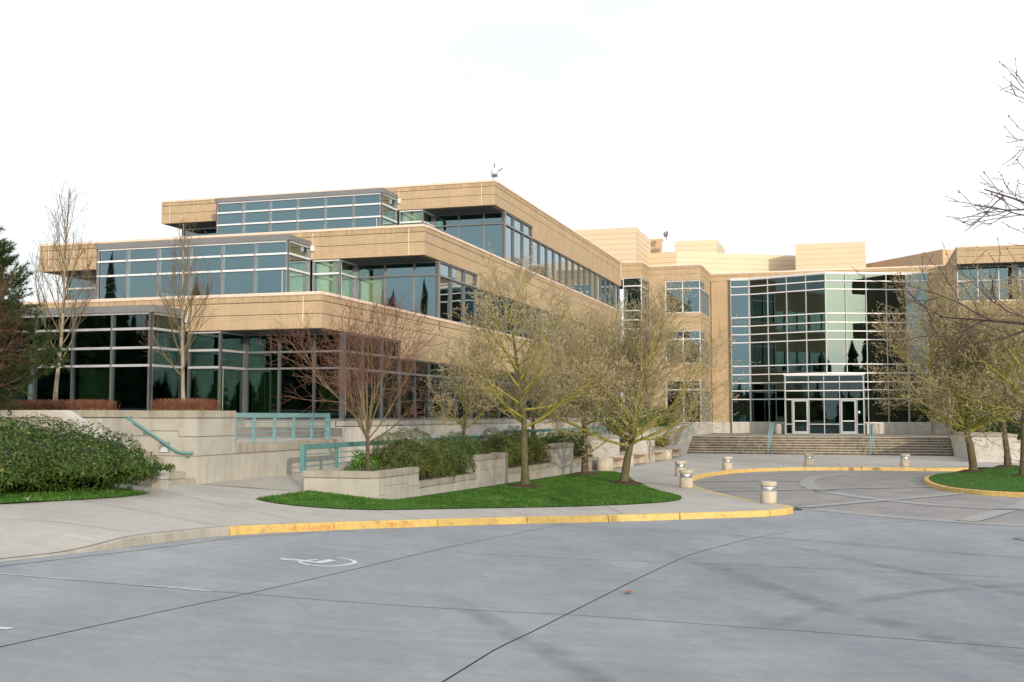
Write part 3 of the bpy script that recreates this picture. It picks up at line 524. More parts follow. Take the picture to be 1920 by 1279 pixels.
    glazing(main, (-19.85, Cq+1.65), (PR, Cq+1.65), [0, 1.25, 2.55, 3.67], rr, gl, hmat='grey_al', vmat=vm, hw=.06, pane_glass=({(0, 0): 'glass_pale', (0, 1): 'glass_pale'} if ti == 1 else {}), blinds=({(0, 0): ('blind_pale', .96)} if ti == 1 else ({(0, 0): ('blind', .95), (2, 0): ('blind', .9)} if ti == 0 else {})))  # recess transoms grey: shade under the overhang put into their colour
    glazing(main, (PL+.15, Cq+1.65), (-30.05, Cq+1.65), 3, rr, gl)
    glazing(main, (PL+.15, Cq+8), (PL+.15, Cq+1.65), 4, rr, gl)
    # long side: corner window, then ribbon
    rs = [pz]+([3.88] if ti == 0 else [])
    glazing(main, (PR-.06, Cq+1.66), (PR-.06, Cq+6.6), 3, rs+[Zt-1.81, Zb-.01], gl, vmat='dark_al', hmat='grey_al')
    n = int(round((QW-.3-Cq-6.6)/1.5)); glazing(main, (PR-.06, Cq+6.6), (PR-.06, QW-.3), n, rs+[Zt-1.81], gl, vmat='dark_al', hmat='grey_al')
# concrete plinth under the ground storey, cut into panels
MB().box(-30.0, -21.15, 30.35+.03, 33.0, 0, 2.12).build('plinth', 'groove_c', main)
for k in range(3): MB().box(-30.0+k*2.95+.012, -30.0+(k+1)*2.95-.012, 30.33, 30.5, 1.0, 1.96).build('plinth_panel', 'conc', main); MB().box(-30.0+k*2.95+.012, -30.0+(k+1)*2.95-.012, 30.31, 30.5, 1.98, 2.145).build('plinth_cap', 'conc_cap', main)
MB().box(-21.15, PR-.03, 32.28, 60, 0, 1.9).build('plinth', 'groove_c', main)
MB().box(-21.15, PR-.3, 33.82, 34.3, 1.6, 2.14).build('plinth', 'conc', main)
MB().box(-21.13, -19.80, 32.2, 33.8, 1.0, 2.14).build('plinth', 'conc', main)
MB().box(-19.80, PR, 32.2, 33.78, 1.0, 1.62).build('plinth', 'conc', main)
q = 33.8
while q < QW-.1:
    q2 = min(q+2.9, QW-.02); MB().box(PR-.25, PR+.02, q+.012, q2-.012, 0, 1.93).build('plinth_panel', 'conc_light', main); MB().box(PR-.25, PR+.035, q+.012, q2-.012, 1.955, 2.135).build('plinth_cap', 'conc', main); q = q2
MB().box(PL+.1, PR-.1, 46, QW, 0, 2.1).build('plinth', 'conc', main)
MB().box(PL+.1, -30.05, 33.8, 34.2, 0, 2.14).build('plinth', 'conc', main)

# ------------------------------------------------------------------ the entrance block
ent = thing('entrance_block', 'tan brick entrance block with tall prow-shaped glass front at the head of the steps', 'building', -2.1, 88.5, .9)
ZT = 13.45; FL = .95
def wall_strips(x0, x1, y0, y1, f, zb=12.25): strips(ent, ZT, zb, [(x0, x1, y0, y1, f)])
wall_strips(PR+.04, -14.7, 79.8, 80.08, 'A', 12.27)
wall_strips(-14.98, -14.7, 80.08, 82.6, 'B', 12.27)
wall_strips(-14.7, -10.85, 82.6, 82.88, 'A')
wall_strips(-11.13, -10.85, 82.88, 88.5, 'B')
wall_strips(-10.85, 6.5, 88.5, 88.78, 'A', 12.86)
stair_rows = [1.8, 3.55, 4.21, 4.8, 5.45, 6.11, 7.92, 8.55, 9.2, 9.87, 11.66, 12.26]
glazing(ent, (PR+.1, 79.84), (-14.72, 79.84), 1, stair_rows, 'glass_dark', vmat='white_al')
glazing(ent, (-14.74, 79.95), (-14.74, 82.55), 1, [1.8, 6.11, 9.87, 11.66, 12.26], 'glass_dark')
MB().box(PR+.04, -14.72, 79.82, 80.0, 0, 1.79).build('wall_base', 'conc_light', ent)
MB().box(-14.7, -13.45, 82.6, 82.88, 1.8, 12.248).build('brick_pier', 'brick', ent)
for zb_, zt_ in ((8.55, 9.86), (4.90, 6.12)):
    MB().box(-13.45, -10.853, 82.63, 82.88, zb_+.01, zt_-.01).build('brick_backing', 'groove', ent)
    MB().box(-11.13, -10.88, 82.88, 88.49, zb_+.01, zt_-.01).build('brick_backing', 'groove', ent)
    for a, b in ((zt_-.26, zt_), (zt_-.70, zt_-.285), (zb_, zt_-.725)):
        MB().box(-13.45, -10.85, 82.6, 82.86, a, b).build('brick_band', 'brick', ent); MB().box(-11.11, -10.85, 82.862, 88.5, a, b).build('brick_band', 'brick', ent)
for i, (z0, z1, z2) in enumerate(((9.87, 11.66, 12.24), (6.13, 7.93, 8.54), (1.78, 4.2, 4.89))):
    glazing(ent, (-13.45, 82.64), (-10.9, 82.64), 2, [z0, z1, z2], 'glass', vmat='white_al')
    glazing(ent, (-10.89, 82.72), (-10.89, 85.2), 2, [z0, z1, z2], 'glass_dark'); glazing(ent, (-10.89, 85.2), (-10.89, 88.0), 2, [z0, z1], 'glass_dark')
    MB().box(-11.11, -10.85, 85.2, 88.5, z1, z2).build('brick_spandrel', 'brick', ent); MB().box(-11.11, -10.85, 88.0, 88.5, z0, z1).build('brick_pier', 'brick', ent)
MB().box(-14.7, -10.8, 82.56, 82.9, -.2, 1.78).build('wall_base', 'conc_light', ent); MB().box(-11.1, -10.8, 82.9, 88.48, -.2, 1.78).build('wall_base', 'conc_light', ent)
MB().box(-10.8, -9.3, 88.5, 88.78, 1.8, 12.858).build('brick_pier', 'brick', ent); MB().box(5.2, 6.5, 88.5, 88.78, 1.8, 12.858).build('brick_pier', 'brick', ent)
for a, b in ((-10.79, -9.98), (-9.96, -9.29), (5.22, 6.4)): MB().box(a, b, 88.42, 88.7, FL, 1.80).build('wall_base', 'conc_light', ent)
pts = [(-9.28, 88.15), (-7.86, 88.15), (-2.1, 85.9), (3.66, 88.15), (5.19, 88.15)]
rowsE = [1.77, 3.55, 4.21, 4.8, 5.45, 6.11, 7.92, 8.55, 9.2, 9.87, 11.66, 12.28, 12.82]
glazing(ent, pts[0], pts[1], 1, rowsE, 'glass', hw=.075, vw=.05, vmat='mid_al')
glazing(ent, pts[1], pts[2], 4, rowsE, 'glass_clear', hw=.075, vw=.05, vmat='mid_al', skip=[(i, j) for i in (2, 3) for j in range(4)])
glazing(ent, pts[2], pts[3], 4, rowsE, 'glass_clear', hw=.075, vw=.05, vmat='mid_al', skip=[(i, j) for i in (0, 1) for j in range(4)])
glazing(ent, pts[3], pts[4], 1, rowsE, 'glass', hw=.075, vw=.05, vmat='mid_al')
MB().prism([(-9.32, 88.1), (-7.87, 88.1), (-2.1, 85.84), (3.67, 88.1), (5.23, 88.1), (5.23, 88.5), (-9.32, 88.5)], 12.83, 12.93).build('glass_front_cap', 'white_al', ent)
for (a, b) in ((pts[0], pts[1]), (pts[1], (-5.0, 87.03)), ((.6, 86.95), pts[3]), (pts[3], pts[4])):
    n = 2 if abs(b[0]-a[0]) > 2 else 1
    for k in range(n):
        x0, y0 = a[0]+(b[0]-a[0])*k/n, a[1]+(b[1]-a[1])*k/n; x1, y1 = a[0]+(b[0]-a[0])*(k+1)/n, a[1]+(b[1]-a[1])*(k+1)/n; L = math.hypot(x1-x0, y1-y0)
        bar('wall_base', 'conc_light', ent, (x0+x1)/2, (y0+y1)/2+.08, (FL+1.76)/2, L-.02, .16, 1.76-FL, math.atan2(y1-y0, x1-x0))
# inside the glass front
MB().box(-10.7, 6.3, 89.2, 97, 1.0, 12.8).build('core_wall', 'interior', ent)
for z in (5.0, 8.75): MB().prism([(-9.1, 88.4), (-7.8, 88.4), (-2.1, 86.5), (3.6, 88.4), (5.1, 88.4), (5.1, 89.2), (-9.1, 89.2)], z, z+.35).build('floor_slab', 'ceiling', ent)
for x in (-6.5, -4.9, -2.4, 1.2, 3.2): MB().lathe([(.22, FL), (.22, 12.8)], x, 88.75, 14).build('column', 'blind', ent, True)
for x in (-4.4, .6): bar('wall_panel', 'blind', ent, x, 89.15, 3.4, 1.4, .06, 2.2)
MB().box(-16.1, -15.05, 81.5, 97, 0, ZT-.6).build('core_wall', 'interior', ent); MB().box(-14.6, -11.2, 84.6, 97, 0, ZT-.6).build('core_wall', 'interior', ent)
MB().box(-14.6, 6.4, 88.8, 97, ZT-.5, ZT-.4).build('roof_deck', 'groove_c', ent)
# door bay
DQ = 84.2; dx0, dx1 = -5.08, .52
cx = [-5.08, -3.37, -2.29, -1.20, .52]
zt3 = [3.48, 4.11, 4.73, 5.24]
glazing(ent, (dx0, DQ), (dx1, DQ), [c-dx0 for c in cx], zt3, 'glass_clear', hw=.075, vw=.05, vmat='mid_al', name='door_bay_frame')
glazing(ent, (cx[1], DQ), (cx[3], DQ), [0, cx[2]-cx[1], cx[3]-cx[1]], [FL, 1.69, 3.475], 'glass_dark', vmat='mid_al', hmat='mid_al', name='sidelight_frame')
for a, b in ((dx0, -4.52), (-.05, dx1)): glazing(ent, (a, DQ), (b, DQ), 1, [FL, 1.69, 3.475], 'glass_dark', vmat='mid_al', hmat='mid_al', name='sidelight_frame')
glazing(ent, (dx0, 86.9), (dx0, DQ), 2, [FL, 1.69, 3.48, 4.11, 4.73, 5.24], 'glass_clear', vmat='mid_al', name='door_bay_frame'); glazing(ent, (dx1, DQ), (dx1, 86.9), 2, [FL, 1.69, 3.48, 4.11, 4.73, 5.24], 'glass_clear', vmat='mid_al', name='door_bay_frame')
MB().box(dx0-.04, dx1+.04, DQ-.04, 86.9, 5.245, 5.33).build('door_bay_roof', 'white_al', ent)
for a, b in ((-4.50, -3.40), (-1.17, -.08)):
    m = MB(); t = .13; z0, z1 = FL+.02, 3.46
    o_, i_ = [(a, z0), (b, z0), (b, z1), (a, z1)], [(a+t, z0+t*1.6), (b-t, z0+t*1.6), (b-t, z1-t), (a+t, z1-t)]
    vs = [(x, d, z) for d in (DQ-.04, DQ+.05) for x, z in o_+i_]; fs = []
    for k in range(4):
        k2 = (k+1) % 4; fs += [(k, k2, 4+k2, 4+k), (8+k2, 8+k, 12+k, 12+k2), (k, 8+k, 8+k2, k2), (4+k, 4+k2, 12+k2, 12+k)]
    d = m.add(vs, fs).build('door', 'mid_al', ent)
    bar('pane', 'glass_dark', d, (a+b)/2, DQ, (z0+z1)/2, b-a-2*t+.02, .01, z1-z0-2*t)
    bar('push_bar', 'white_al', d, (a+b)/2, DQ-.06, 1.92, b-a-2*t, .05, .07)
    MB().tube([(b-.07, DQ-.05, 1.72), (b-.07, DQ-.12, 1.76), (b-.07, DQ-.12, 2.08), (b-.07, DQ-.05, 2.12)], .022, 6).build('pull_handle', 'steel', d)
bar('notice', 'paper', ent, .11, DQ-.11, 2.55, .14, .006, .14)
# rooftop plant screens of the block
def screen(label, poly, z0, z1, mat, courses=.42):
    s = thing('plant_screen', label, 'plant screen', poly[0][0], poly[0][1], z0)
    cxm = sum(p[0] for p in poly)/len(poly); cym = sum(p[1] for p in poly)/len(poly); inn = [(x+(cxm-x)*.004, y+(cym-y)*.004) for x, y in poly]
    MB().prism(inn, z0, z1-.05).build('screen_backing', 'creamgap', s); z = z1
    while z > z0+.05: MB().prism(poly, max(z-courses+.035, z0), z).build('screen_panel', mat, s); z -= courses
    MB().prism([(x+(x-cxm)*.003, y+(y-cym)*.003) for x, y in poly], z1+.002, z1+.05).build('screen_cap', 'coping', s)
screen('tall cream panelled rooftop box behind the long brick parapet', [(-22.5, 86), (-16.27, 86), (-16.27, 92.5), (-22.5, 92.5)], 12.9, 16.95, 'cream')
screen('low cream rooftop screen with an angled face above the entrance', [(-16.3, 91.6), (-13.9, 91.2), (-4.6, 96.5), (-4.6, 99), (-16.3, 99)], 12.9, 15.65, 'cream')
screen('orange tan rooftop box beside the dish antenna', [(-17.2, 95), (-15.7, 95), (-15.7, 97), (-17.2, 97)], 13, 17.4, 'orange')
screen('cream rooftop box to the right of the dish antenna', [(-15.3, 99.5), (-11.6, 99.5), (-11.6, 106), (-15.3, 106)], 13, 17.8, 'cream')
screen('square cream rooftop box above the glass front', [(-4.5, 92), (.85, 92), (.85, 95), (-4.5, 95)], 12.9, 15.95, 'cream')
screen('long tan rooftop screen rising behind the right hand parapet', [(.9, 95.8), (6.3, 88.95), (8.5, 90), (3.1, 97)], 12.9, 14.65, 'orange')
# ------------------------------------------------------------------ the wing on the right
rw = thing('office_wing', 'brick wing with overhanging corner at the right edge, half hidden by trees', 'building', 6.5, 79.4, 0)
for Zt, Zb in ((13.5, 12.33), (9.87, 8.6), (6.15, 5.0)):
    strips(rw, Zt, Zb, [(6.5, 30, 79.4, 79.68, 'A')]); strips(rw, Zt, Zb, [(6.5, 6.78, 79.68, 88.48, 'L')])
    MB().box(6.78, 30, 79.68, 81.0, Zb-.03, Zb).build('soffit', 'soffit', rw)
for z0, z1 in ((9.4, 12.3), (5.7, 8.57), (1.0, 4.97)):
    glazing(rw, (6.6, 80.9), (30, 80.9), [0, 1.3, 2.6, 3.9]+[3.9+1.95*k for k in range(1, 11)], [z0, z1-.95, z1], 'glass', vmat='white_al')
MB().box(6.52, 6.78, 81.0, 88.45, 0, 12.32).build('brick_wall', 'brick', rw); MB().box(7.2, 30, 84, 97, 0, 13).build('core_wall', 'interior', rw); MB().box(6.78, 30, 79.7, 97, 13.0, 13.08).build('roof_deck', 'groove_c', rw)
MB().box(9.9, 10.25, 80.0, 80.85, 0, 12.3).build('pier', 'soffit', rw)

# ------------------------------------------------------------------ terraces, steps, planter walls
terr = struct(MB().prism([(-40, 20.62), (-16.12, 20.62), (-16.12, 24.06), (-14.42, 24.06), (-14.42, 29.6), (-16.1, 29.6), (-16.1, 33.77), (-21.1, 33.77), (-21.1, 30.3), (-40, 30.3)], .2, 1.62).build('terrace', 'walk'))
# (the prism is in pq: turn it into place)
terr.rotation_euler = (0, 0, -BETA)
def pqs(o): o.rotation_euler = (0, 0, -BETA); return o
zpath = lambda p, q: (1-sm((q-24.8)/5))*H(p*RX[0]+q*RY[0], p*RX[1]+q*RY[1])+sm((q-24.8)/5)*(.70+.006*(q-22.5))+.006
path = struct(pqs(sheet('path', [(-14.36, 22.6), (-12.82, 24.3), (-12.82, 70), (-16.1, 70), (-16.1, 29.65), (-14.36, 29.65)], .8, zpath, 'walk')))
def slab_of(poly, a, b, axis, name, mat, th, bevel=.006): return MB().side(poly, a, b, axis).build(name, mat, th, bevel=bevel)
# planter with the pale-barked tree, right of the small steps
pa = thing('concrete_planter', 'square cast concrete planter with stepped reveals, wall handrail and step light', 'planter', -15.2, 23.2, .6)
MB().box(-16.07, -14.40, 22.47, 24.06, .3, 2.24).build('planter_core', 'groove_c', pa)
for pl in ([(-16.09, 2.235), (-16.09, 1.845), (-15.65, 1.845), (-15.65, 1.96), (-14.86, 1.96), (-14.86, 1.83), (-14.38, 1.83), (-14.38, 2.235)], [(-16.09, 1.825), (-16.09, 1.39), (-14.38, 1.39), (-14.38, 1.81), (-14.88, 1.81), (-14.88, 1.94), (-15.63, 1.94), (-15.63, 1.825)], [(-16.09, 1.37), (-16.09, .3), (-14.38, .3), (-14.38, 1.37)]):
    MB().side(pl, 22.45, 22.60, 'y').build('wall_panel', 'conc', pa)
for z0, z1 in ((1.83, 2.235), (1.39, 1.81), (.3, 1.37)): MB().box(-14.55, -14.38, 22.602, 24.08, z0, z1).build('wall_panel', 'conc', pa)
MB().box(-16.09, -15.9, 22.602, 24.08, .3, 2.235).build('wall_panel', 'conc', pa)
for b_ in ((-16.11, -14.36, 22.43, 22.66), (-16.11, -14.36, 23.88, 24.10), (-16.11, -15.88, 22.662, 23.878), (-14.59, -14.36, 22.662, 23.878)): MB().box(*b_, 2.25, 2.42).build('coping', 'conc_cap', pa, bevel=.01)
MB().box(-15.88, -14.6, 22.66, 23.88, 2.2, 2.36).build('soil', 'soil', pa)
lb = MB().box(-15.36, -15.09, 22.43, 22.5, 1.45, 1.70).build('step_light', 'metal_box', pa); MB().side([(-15.34, 1.47), (-15.11, 1.47), (-15.17, 1.58), (-15.28, 1.58)], 22.405, 22.43, 'y').build('light_lens', 'lens', lb); MB().box(-15.27, -15.17, 22.42, 22.43, 1.63, 1.69).build('label_plate', 'blue', lb)
hr = thing('handrail', 'teal tube handrail sloping down the face of the square concrete planter', 'handrail', -15.2, 22.33, 1.4)
MB().tube([(-16.22, 22.33, 2.27), (-16.14, 22.33, 2.24), (-14.83, 22.33, 1.485), (-14.74, 22.33, 1.46), (-14.42, 22.33, 1.455)], .03, 10).build('rail', 'teal', hr, True)
for p, z in ((-15.72, 1.98), (-14.58, 1.45)): MB().tube([(p, 22.33, z-.02), (p, 22.34, z-.09), (p, 22.45, z-.09)], .018, 6).build('bracket', 'teal', hr); 
# small steps up to the terrace between the hedge and the planter
st = thing('steps', 'short flight of concrete steps climbing left beside the rhododendron hedge', 'steps', -14.4, 21.5, .7)
for k in range(6): MB().box(-16.1, -14.38-k*.285, 20.66, 22.43, .3+(k and .73+k*.15-.3), .73+(k+1)*.148).build('step', 'conc_cap', st, bevel=.008)
ck = thing('stair_wall', 'sloping concrete stair wall with a weathered coping behind the rhododendron hedge', 'wall', -17, 20.5, .8)
MB().side([(-30, .3), (-13.9, .3), (-13.9, .95), (-14.4, 1.2), (-16.42, 2.24), (-30, 2.24)], 20.35, 20.63, 'y').build('wall_body', 'conc', ck)
MB().side([(-13.9, .97), (-13.88, 1.11), (-14.4, 1.37), (-16.40, 2.42), (-30, 2.42), (-30, 2.26), (-16.44, 2.26), (-14.42, 1.21)], 20.31, 20.66, 'y').build('coping', 'conc_light', ck, bevel=.012)
pb = thing('concrete_planter', 'long concrete planter by the dark ground floor bay with an upright tree', 'planter', -21, 25, 1.6)
MB().box(-26, -18.12, 24.0, 25.6, 1.2, 2.24).build('wall_body', 'conc', pb); MB().box(-26, -18.09, 23.97, 24.2, 2.26, 2.44).build('coping', 'conc_cap', pb, bevel=.01); MB().box(-26, -18.09, 25.4, 25.63, 2.26, 2.44).build('coping', 'conc_cap', pb); MB().box(-18.35, -18.09, 24.202, 25.398, 2.26, 2.44).build('coping', 'conc_cap', pb); MB().box(-26, -18.3, 24.2, 25.4, 2.2, 2.38).build('soil', 'soil', pb)
# terrace retaining wall facing the path
tw = thing('retaining_wall', 'stained concrete retaining wall under the terrace railing', 'wall', -14.4, 26.8, .6)
MB().box(-14.40, -14.36, 24.1, 29.6, .3, 1.37).build('wall_panel', 'conc', tw); MB().box(-14.42, -14.37, 24.1, 29.58, 1.37, 1.40).build('reveal', 'groove_c', tw); MB().box(-14.41, -14.35, 24.1, 29.6, 1.40, 1.635).build('coping', 'conc_cap', tw)
MB().box(-16.1, -14.41, 29.61, 29.66, .3, 1.63).build('wall_panel', 'conc', tw)
def railing(label, p, q0, q1, z0, z1, n, rods, mat, barh=.125):
    r = thing('railing', label, 'railing', p, (q0+q1)/2, z0)
    MB().box(p-.05, p+.05, q0, q1, z1-barh, z1).build('top_rail', mat, r, bevel=.008)
    for k in range(n+1):
        qq = q0+(q1-q0)*k/n; w = .06 if k in (0, n) else .032; qq += .06 if k == 0 else (-.06 if k == n else 0)
        MB().box(p-w, p+w, qq-w, qq+w, z0, z1-barh+.002).build('post', mat, r)
    for k in range(rods): z = z0+.12+(z1-barh-z0-.16)*k/max(1, rods-.4); MB().tube([(p, q0+.1, z), (p, q1-.1, z)], .013, 6).build('rod', mat, r)
    return r
railing('sunlit teal steel railing with four rods along the terrace edge', -14.50, 24.12, 29.35, 1.635, 2.37, 5, 4, 'teal_light')
railing('teal steel railing rising out of the shrubs behind the long lawn planter', -12.93, 24.75, 40, .95, 1.60, 8, 3, 'teal')
railing('teal railing farther along the path, mostly hidden by trees', -13.2, 42, 64, 1.0, 1.72, 10, 3, 'teal')
# long lawn planter wall with raised pillars, running back to the entrance steps
lw = thing('planter_wall', 'long low concrete planter wall with raised blocks along the lawn', 'wall', -10.9, 40, 0)
def seg(q0, q1, zb, zt, p0=-11.07, p1=-10.82, name='wall_segment', cap=.15):
    MB().box(p0, p1, q0, q1, zb, zt-cap-.018).build(name, 'conc_light' if q0 > 45 else 'conc', lw); MB().box(p0+.012, p1-.012, q0+.01, q1-.01, zt-cap-.02, zt-cap+.002).build('reveal', 'groove_c', lw); MB().box(p0-.015, p1+.015, q0-.01 if q0 < 25 else q0, q1, zt-cap, zt).build('coping', 'conc_cap', lw, bevel=.01)
MB().box(-12.8, -11.07, 24.6, 24.85, .0, .80).build('wall_segment', 'conc', lw); MB().box(-12.79, -11.075, 24.612, 24.84, .80, .822).build('reveal', 'groove_c', lw); MB().box(-12.82, -11.085, 24.58, 24.87, .822, .98).build('coping', 'conc_cap', lw, bevel=.01)
seg(24.6, 27.1, 0, .98); seg(27.1, 31.7, -.1, .60)
seg(31.7, 34.7, -.1, 1.12, -11.25, -10.78, 'pillar'); seg(34.7, 40.8, -.1, .57); seg(40.8, 43.4, -.1, 1.23, -11.3, -10.78, 'pillar'); seg(43.4, 48.1, -.2, .52); seg(48.1, 52.3, -.2, 1.40, -11.5, -10.75, 'pillar'); seg(52.3, 55.6, -.2, .55); seg(57.8, 69.2, -.3, 1.66)
MB().box(-12.95, -12.8, 24.86, 64, .3, .95).build('back_wall', 'conc', lw); MB().box(-12.8, -11.07, 24.86, 57, .3, .62).build('soil', 'soil', lw)
for (a, b, z) in ((24.62, 24.95, .42), (25.0, 26.3, .62), (26.4, 27.05, .52), (31.95, 34.3, .68), (41.2, 43.0, .75), (48.5, 51.8, .85)): bar('reveal', 'groove_c', lw, -10.82 if a < 31 else (-10.78 if a < 45 else -10.75), (a+b)/2, z, .004, b-a, .016)
# ------------------------------------------------------------------ entrance landing and steps
land = struct(pqs(MB().box(-10.52, 6.4, 75.02, 88.6, -.3, FL).build('landing', 'conc_step')))
es = thing('entrance_steps', 'broad flight of weathered concrete steps up to the glass entrance', 'steps', -2.5, 73.8, -.12)
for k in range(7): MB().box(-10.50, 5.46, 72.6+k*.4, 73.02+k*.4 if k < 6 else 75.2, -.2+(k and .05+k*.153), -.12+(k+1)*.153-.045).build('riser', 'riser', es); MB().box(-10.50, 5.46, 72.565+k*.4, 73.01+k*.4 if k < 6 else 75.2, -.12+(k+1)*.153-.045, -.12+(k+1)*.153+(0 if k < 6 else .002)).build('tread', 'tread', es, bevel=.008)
cl = thing('stair_wall', 'pale concrete stair wall sloping down at the left end of the entrance steps', 'wall', -10.7, 72, -.1)
MB().side([(69.2, -.3), (75.6, -.3), (75.6, 1.75), (74.6, 1.7), (70.6, .55), (69.2, .42)], -10.85, -10.51, 'x').build('wall_body', 'conc_light', cl); MB().side([(75.6, -.3), (83, -.3), (83, 1.78), (75.6, 1.78)], -10.85, -10.53, 'x').build('wall_body', 'conc_light', cl)
MB().tube([(-10.42, 71.0, .95), (-10.42, 71.4, 1.0), (-10.42, 74.8, 2.0), (-10.42, 75.4, 2.0)], .04, 8).build('rail', 'teal_light', cl, True)
cr = thing('stair_wall', 'big white concrete block wall at the right end of the entrance steps', 'wall', 6.5, 62, -.1)
MB().box(5.5, 7.7, 62.2, 76, -.3, 1.2).build('wall_body', 'conc_light', cr); MB().box(5.46, 7.74, 62.16, 76, 1.22, 1.36).build('coping', 'conc_cap', cr, bevel=.015); MB().box(5.51, 7.69, 62.21, 76, 1.19, 1.23).build('reveal', 'groove_c', cr)
cr2 = thing('retaining_wall', 'lower cream concrete wall at the right edge beyond the island trees', 'wall', 9, 63, -.1)
MB().box(7.76, 16, 63.4, 63.8, -.3, .92).build('wall_body', 'conc_light', cr2); MB().box(7.75, 16, 63.36, 63.84, .93, 1.05).build('coping', 'conc_cap', cr2)
for pp, lab in ((-5.42, 'teal steel stair rail on the left of the entrance doors'), (.72, 'teal steel stair rail on the right of the entrance doors')):
    r = thing('stair_rail', lab, 'handrail', pp, 73.6, -.12)
    MB().tube([(pp, 72.35, -.12), (pp, 72.35, .75), (pp, 72.6, .88), (pp, 75.0, 1.82), (pp, 75.3, 1.86), (pp, 75.3, FL)], .036, 8).build('rail', 'teal_light', r, True)
    MB().tube([(pp+.16, 72.5, -.02), (pp+.16, 72.5, .70), (pp+.16, 75.2, 1.78), (pp+.16, 75.2, FL)], .03, 8).build('rail', 'teal_light', r, True)
    for qq in (73.4, 74.3): MB().tube([(pp, qq, -.05+(qq-72.6)*.38), (pp, qq, .88+(qq-72.6)*.39)], .028, 6).build('post', 'teal_light', r)
for pp, lab in ((-5.55, 'round concrete litter bin left of the entrance doors'), (1.15, 'round concrete litter bin right of the entrance doors')):
    r = thing('litter_bin', lab, 'bin', pp, 84.8 if pp < 0 else 84.6, FL, rz=.0)
    MB().lathe([(.30, FL), (.33, FL+.06), (.34, FL+.62), (.31, FL+.66)], pp, 84.8 if pp < 0 else 84.6, 20).build('body', 'terra', r, True); MB().lathe([(.33, FL+.662), (.33, FL+.70), (.24, FL+.74), (.12, FL+.745)], pp, 84.8 if pp < 0 else 84.6, 20).build('lid', 'steel', r, True)

# ------------------------------------------------------------------ bollards
def bollard():
    r = bpy.data.objects.new('bollard', None); link(r); ORG[r.name] = (0, 0, 0)
    MB().lathe([(.205, 0), (.215, .02), (.215, .30), (.208, .312), (.17, .315)], n=28).build('concrete_base', 'boll', r, True)
    MB().lathe([(.188, .316), (.192, .32), (.192, .44), (.186, .445)], n=28).build('steel_band', 'steel', r, True)
    MB().lathe([(.17, .446), (.214, .45), (.22, .46), (.22, .545), (.21, .562), (.0, .575)], n=28).build('cap', 'boll', r, True)
    for o in r.children:
        for p in o.data.polygons:
            if abs(p.normal.z) > .7: p.use_smooth = False
    return r
def copy_tree(o, parent=None):
    c = o.copy(); link(c, parent)
    for ch in o.children: copy_tree(ch, c)
    return c
b0 = bollard()
spots = [(6.78, 29.94, 'nearest squat concrete bollard, standing alone near the pointed tip of the yellow kerb'), (5.60, 36.36, 'concrete bollard in front of another one, left of the turning circle'), (6.48, 43.46, 'concrete bollard partly hidden behind a nearer bollard left of the circle'), (9.24, 48.47, 'concrete bollard at the far left bend of the yellow kerb'), (13.93, 53.0, 'concrete bollard in front of the left half of the entrance steps'), (18.16, 52.2, 'concrete bollard in front of the right half of the entrance steps')]
for i, (x, y, lab) in enumerate(spots):
    o = b0 if i == 0 else copy_tree(b0); o.location = (x, y, Hs(x, y)); o.rotation_euler = (0, 0, i*1.1); tag(o, lab, 'bollard', 'concrete bollards round the turning circle')
# ------------------------------------------------------------------ benches, pedestal
def bench(label, q0, q1, drum=True):
    z = Hs(*W(-10.4, q0)); b = thing('bench', label, 'bench', -10.4, (q0+q1)/2, z, 'benches along the planter wall')
    if drum: MB().lathe([(.32, z), (.34, z+.03), (.34, z+.50), (.31, z+.53), (.0, z+.53)], -10.2, q0, 22).build('round_end', 'boll', b, True)
    else: MB().box(-10.6, -10.0, q0-.2, q0+.2, z, z+.5).build('block_end', 'boll', b, bevel=.02)
    MB().box(-10.6, -10.0, q1-.22, q1+.22, z, z+.5).build('block_end', 'boll', b, bevel=.02); MB().box(-10.5, -10.35, q0+.3, q1-.23, z, z+.33).build('back_support', 'boll', b)
    for k in range(4): MB().box(-10.6+k*.15, -10.47+k*.15, q0+.34, q1-.24, z+.36, z+.43).build('slat', 'wood', b, bevel=.006)
bench('wooden slat bench with round concrete end, nearest and half hidden by the middle tree trunk', 46.6, 50.2); bench('wooden slat bench just left of the white pedestal', 51.8, 55.2, False); bench('wooden slat bench just right of the white pedestal', 57.4, 60.3, False); bench('wooden slat bench with round concrete end nearest the entrance steps', 62.4, 66.4)
pd = thing('concrete_pedestal', 'white concrete pedestal with a niche and a teal panel between two benches', 'pedestal', -10.5, 56.3, -.06)
MB().box(-10.9, -10.15, 56.0, 56.2, -.1, 1.0).build('side', 'conc_light', pd); MB().box(-10.9, -10.15, 56.75, 56.95, -.1, 1.0).build('side', 'conc_light', pd); MB().box(-10.9, -10.15, 56.0, 56.95, 1.0, 1.16).build('top', 'conc_light', pd); MB().box(-10.9, -10.75, 56.2, 56.75, -.1, 1.0).build('back', 'conc_light', pd); MB().box(-10.14, -10.12, 56.72, 56.93, .05, .8).build('teal_panel', 'teal', pd)
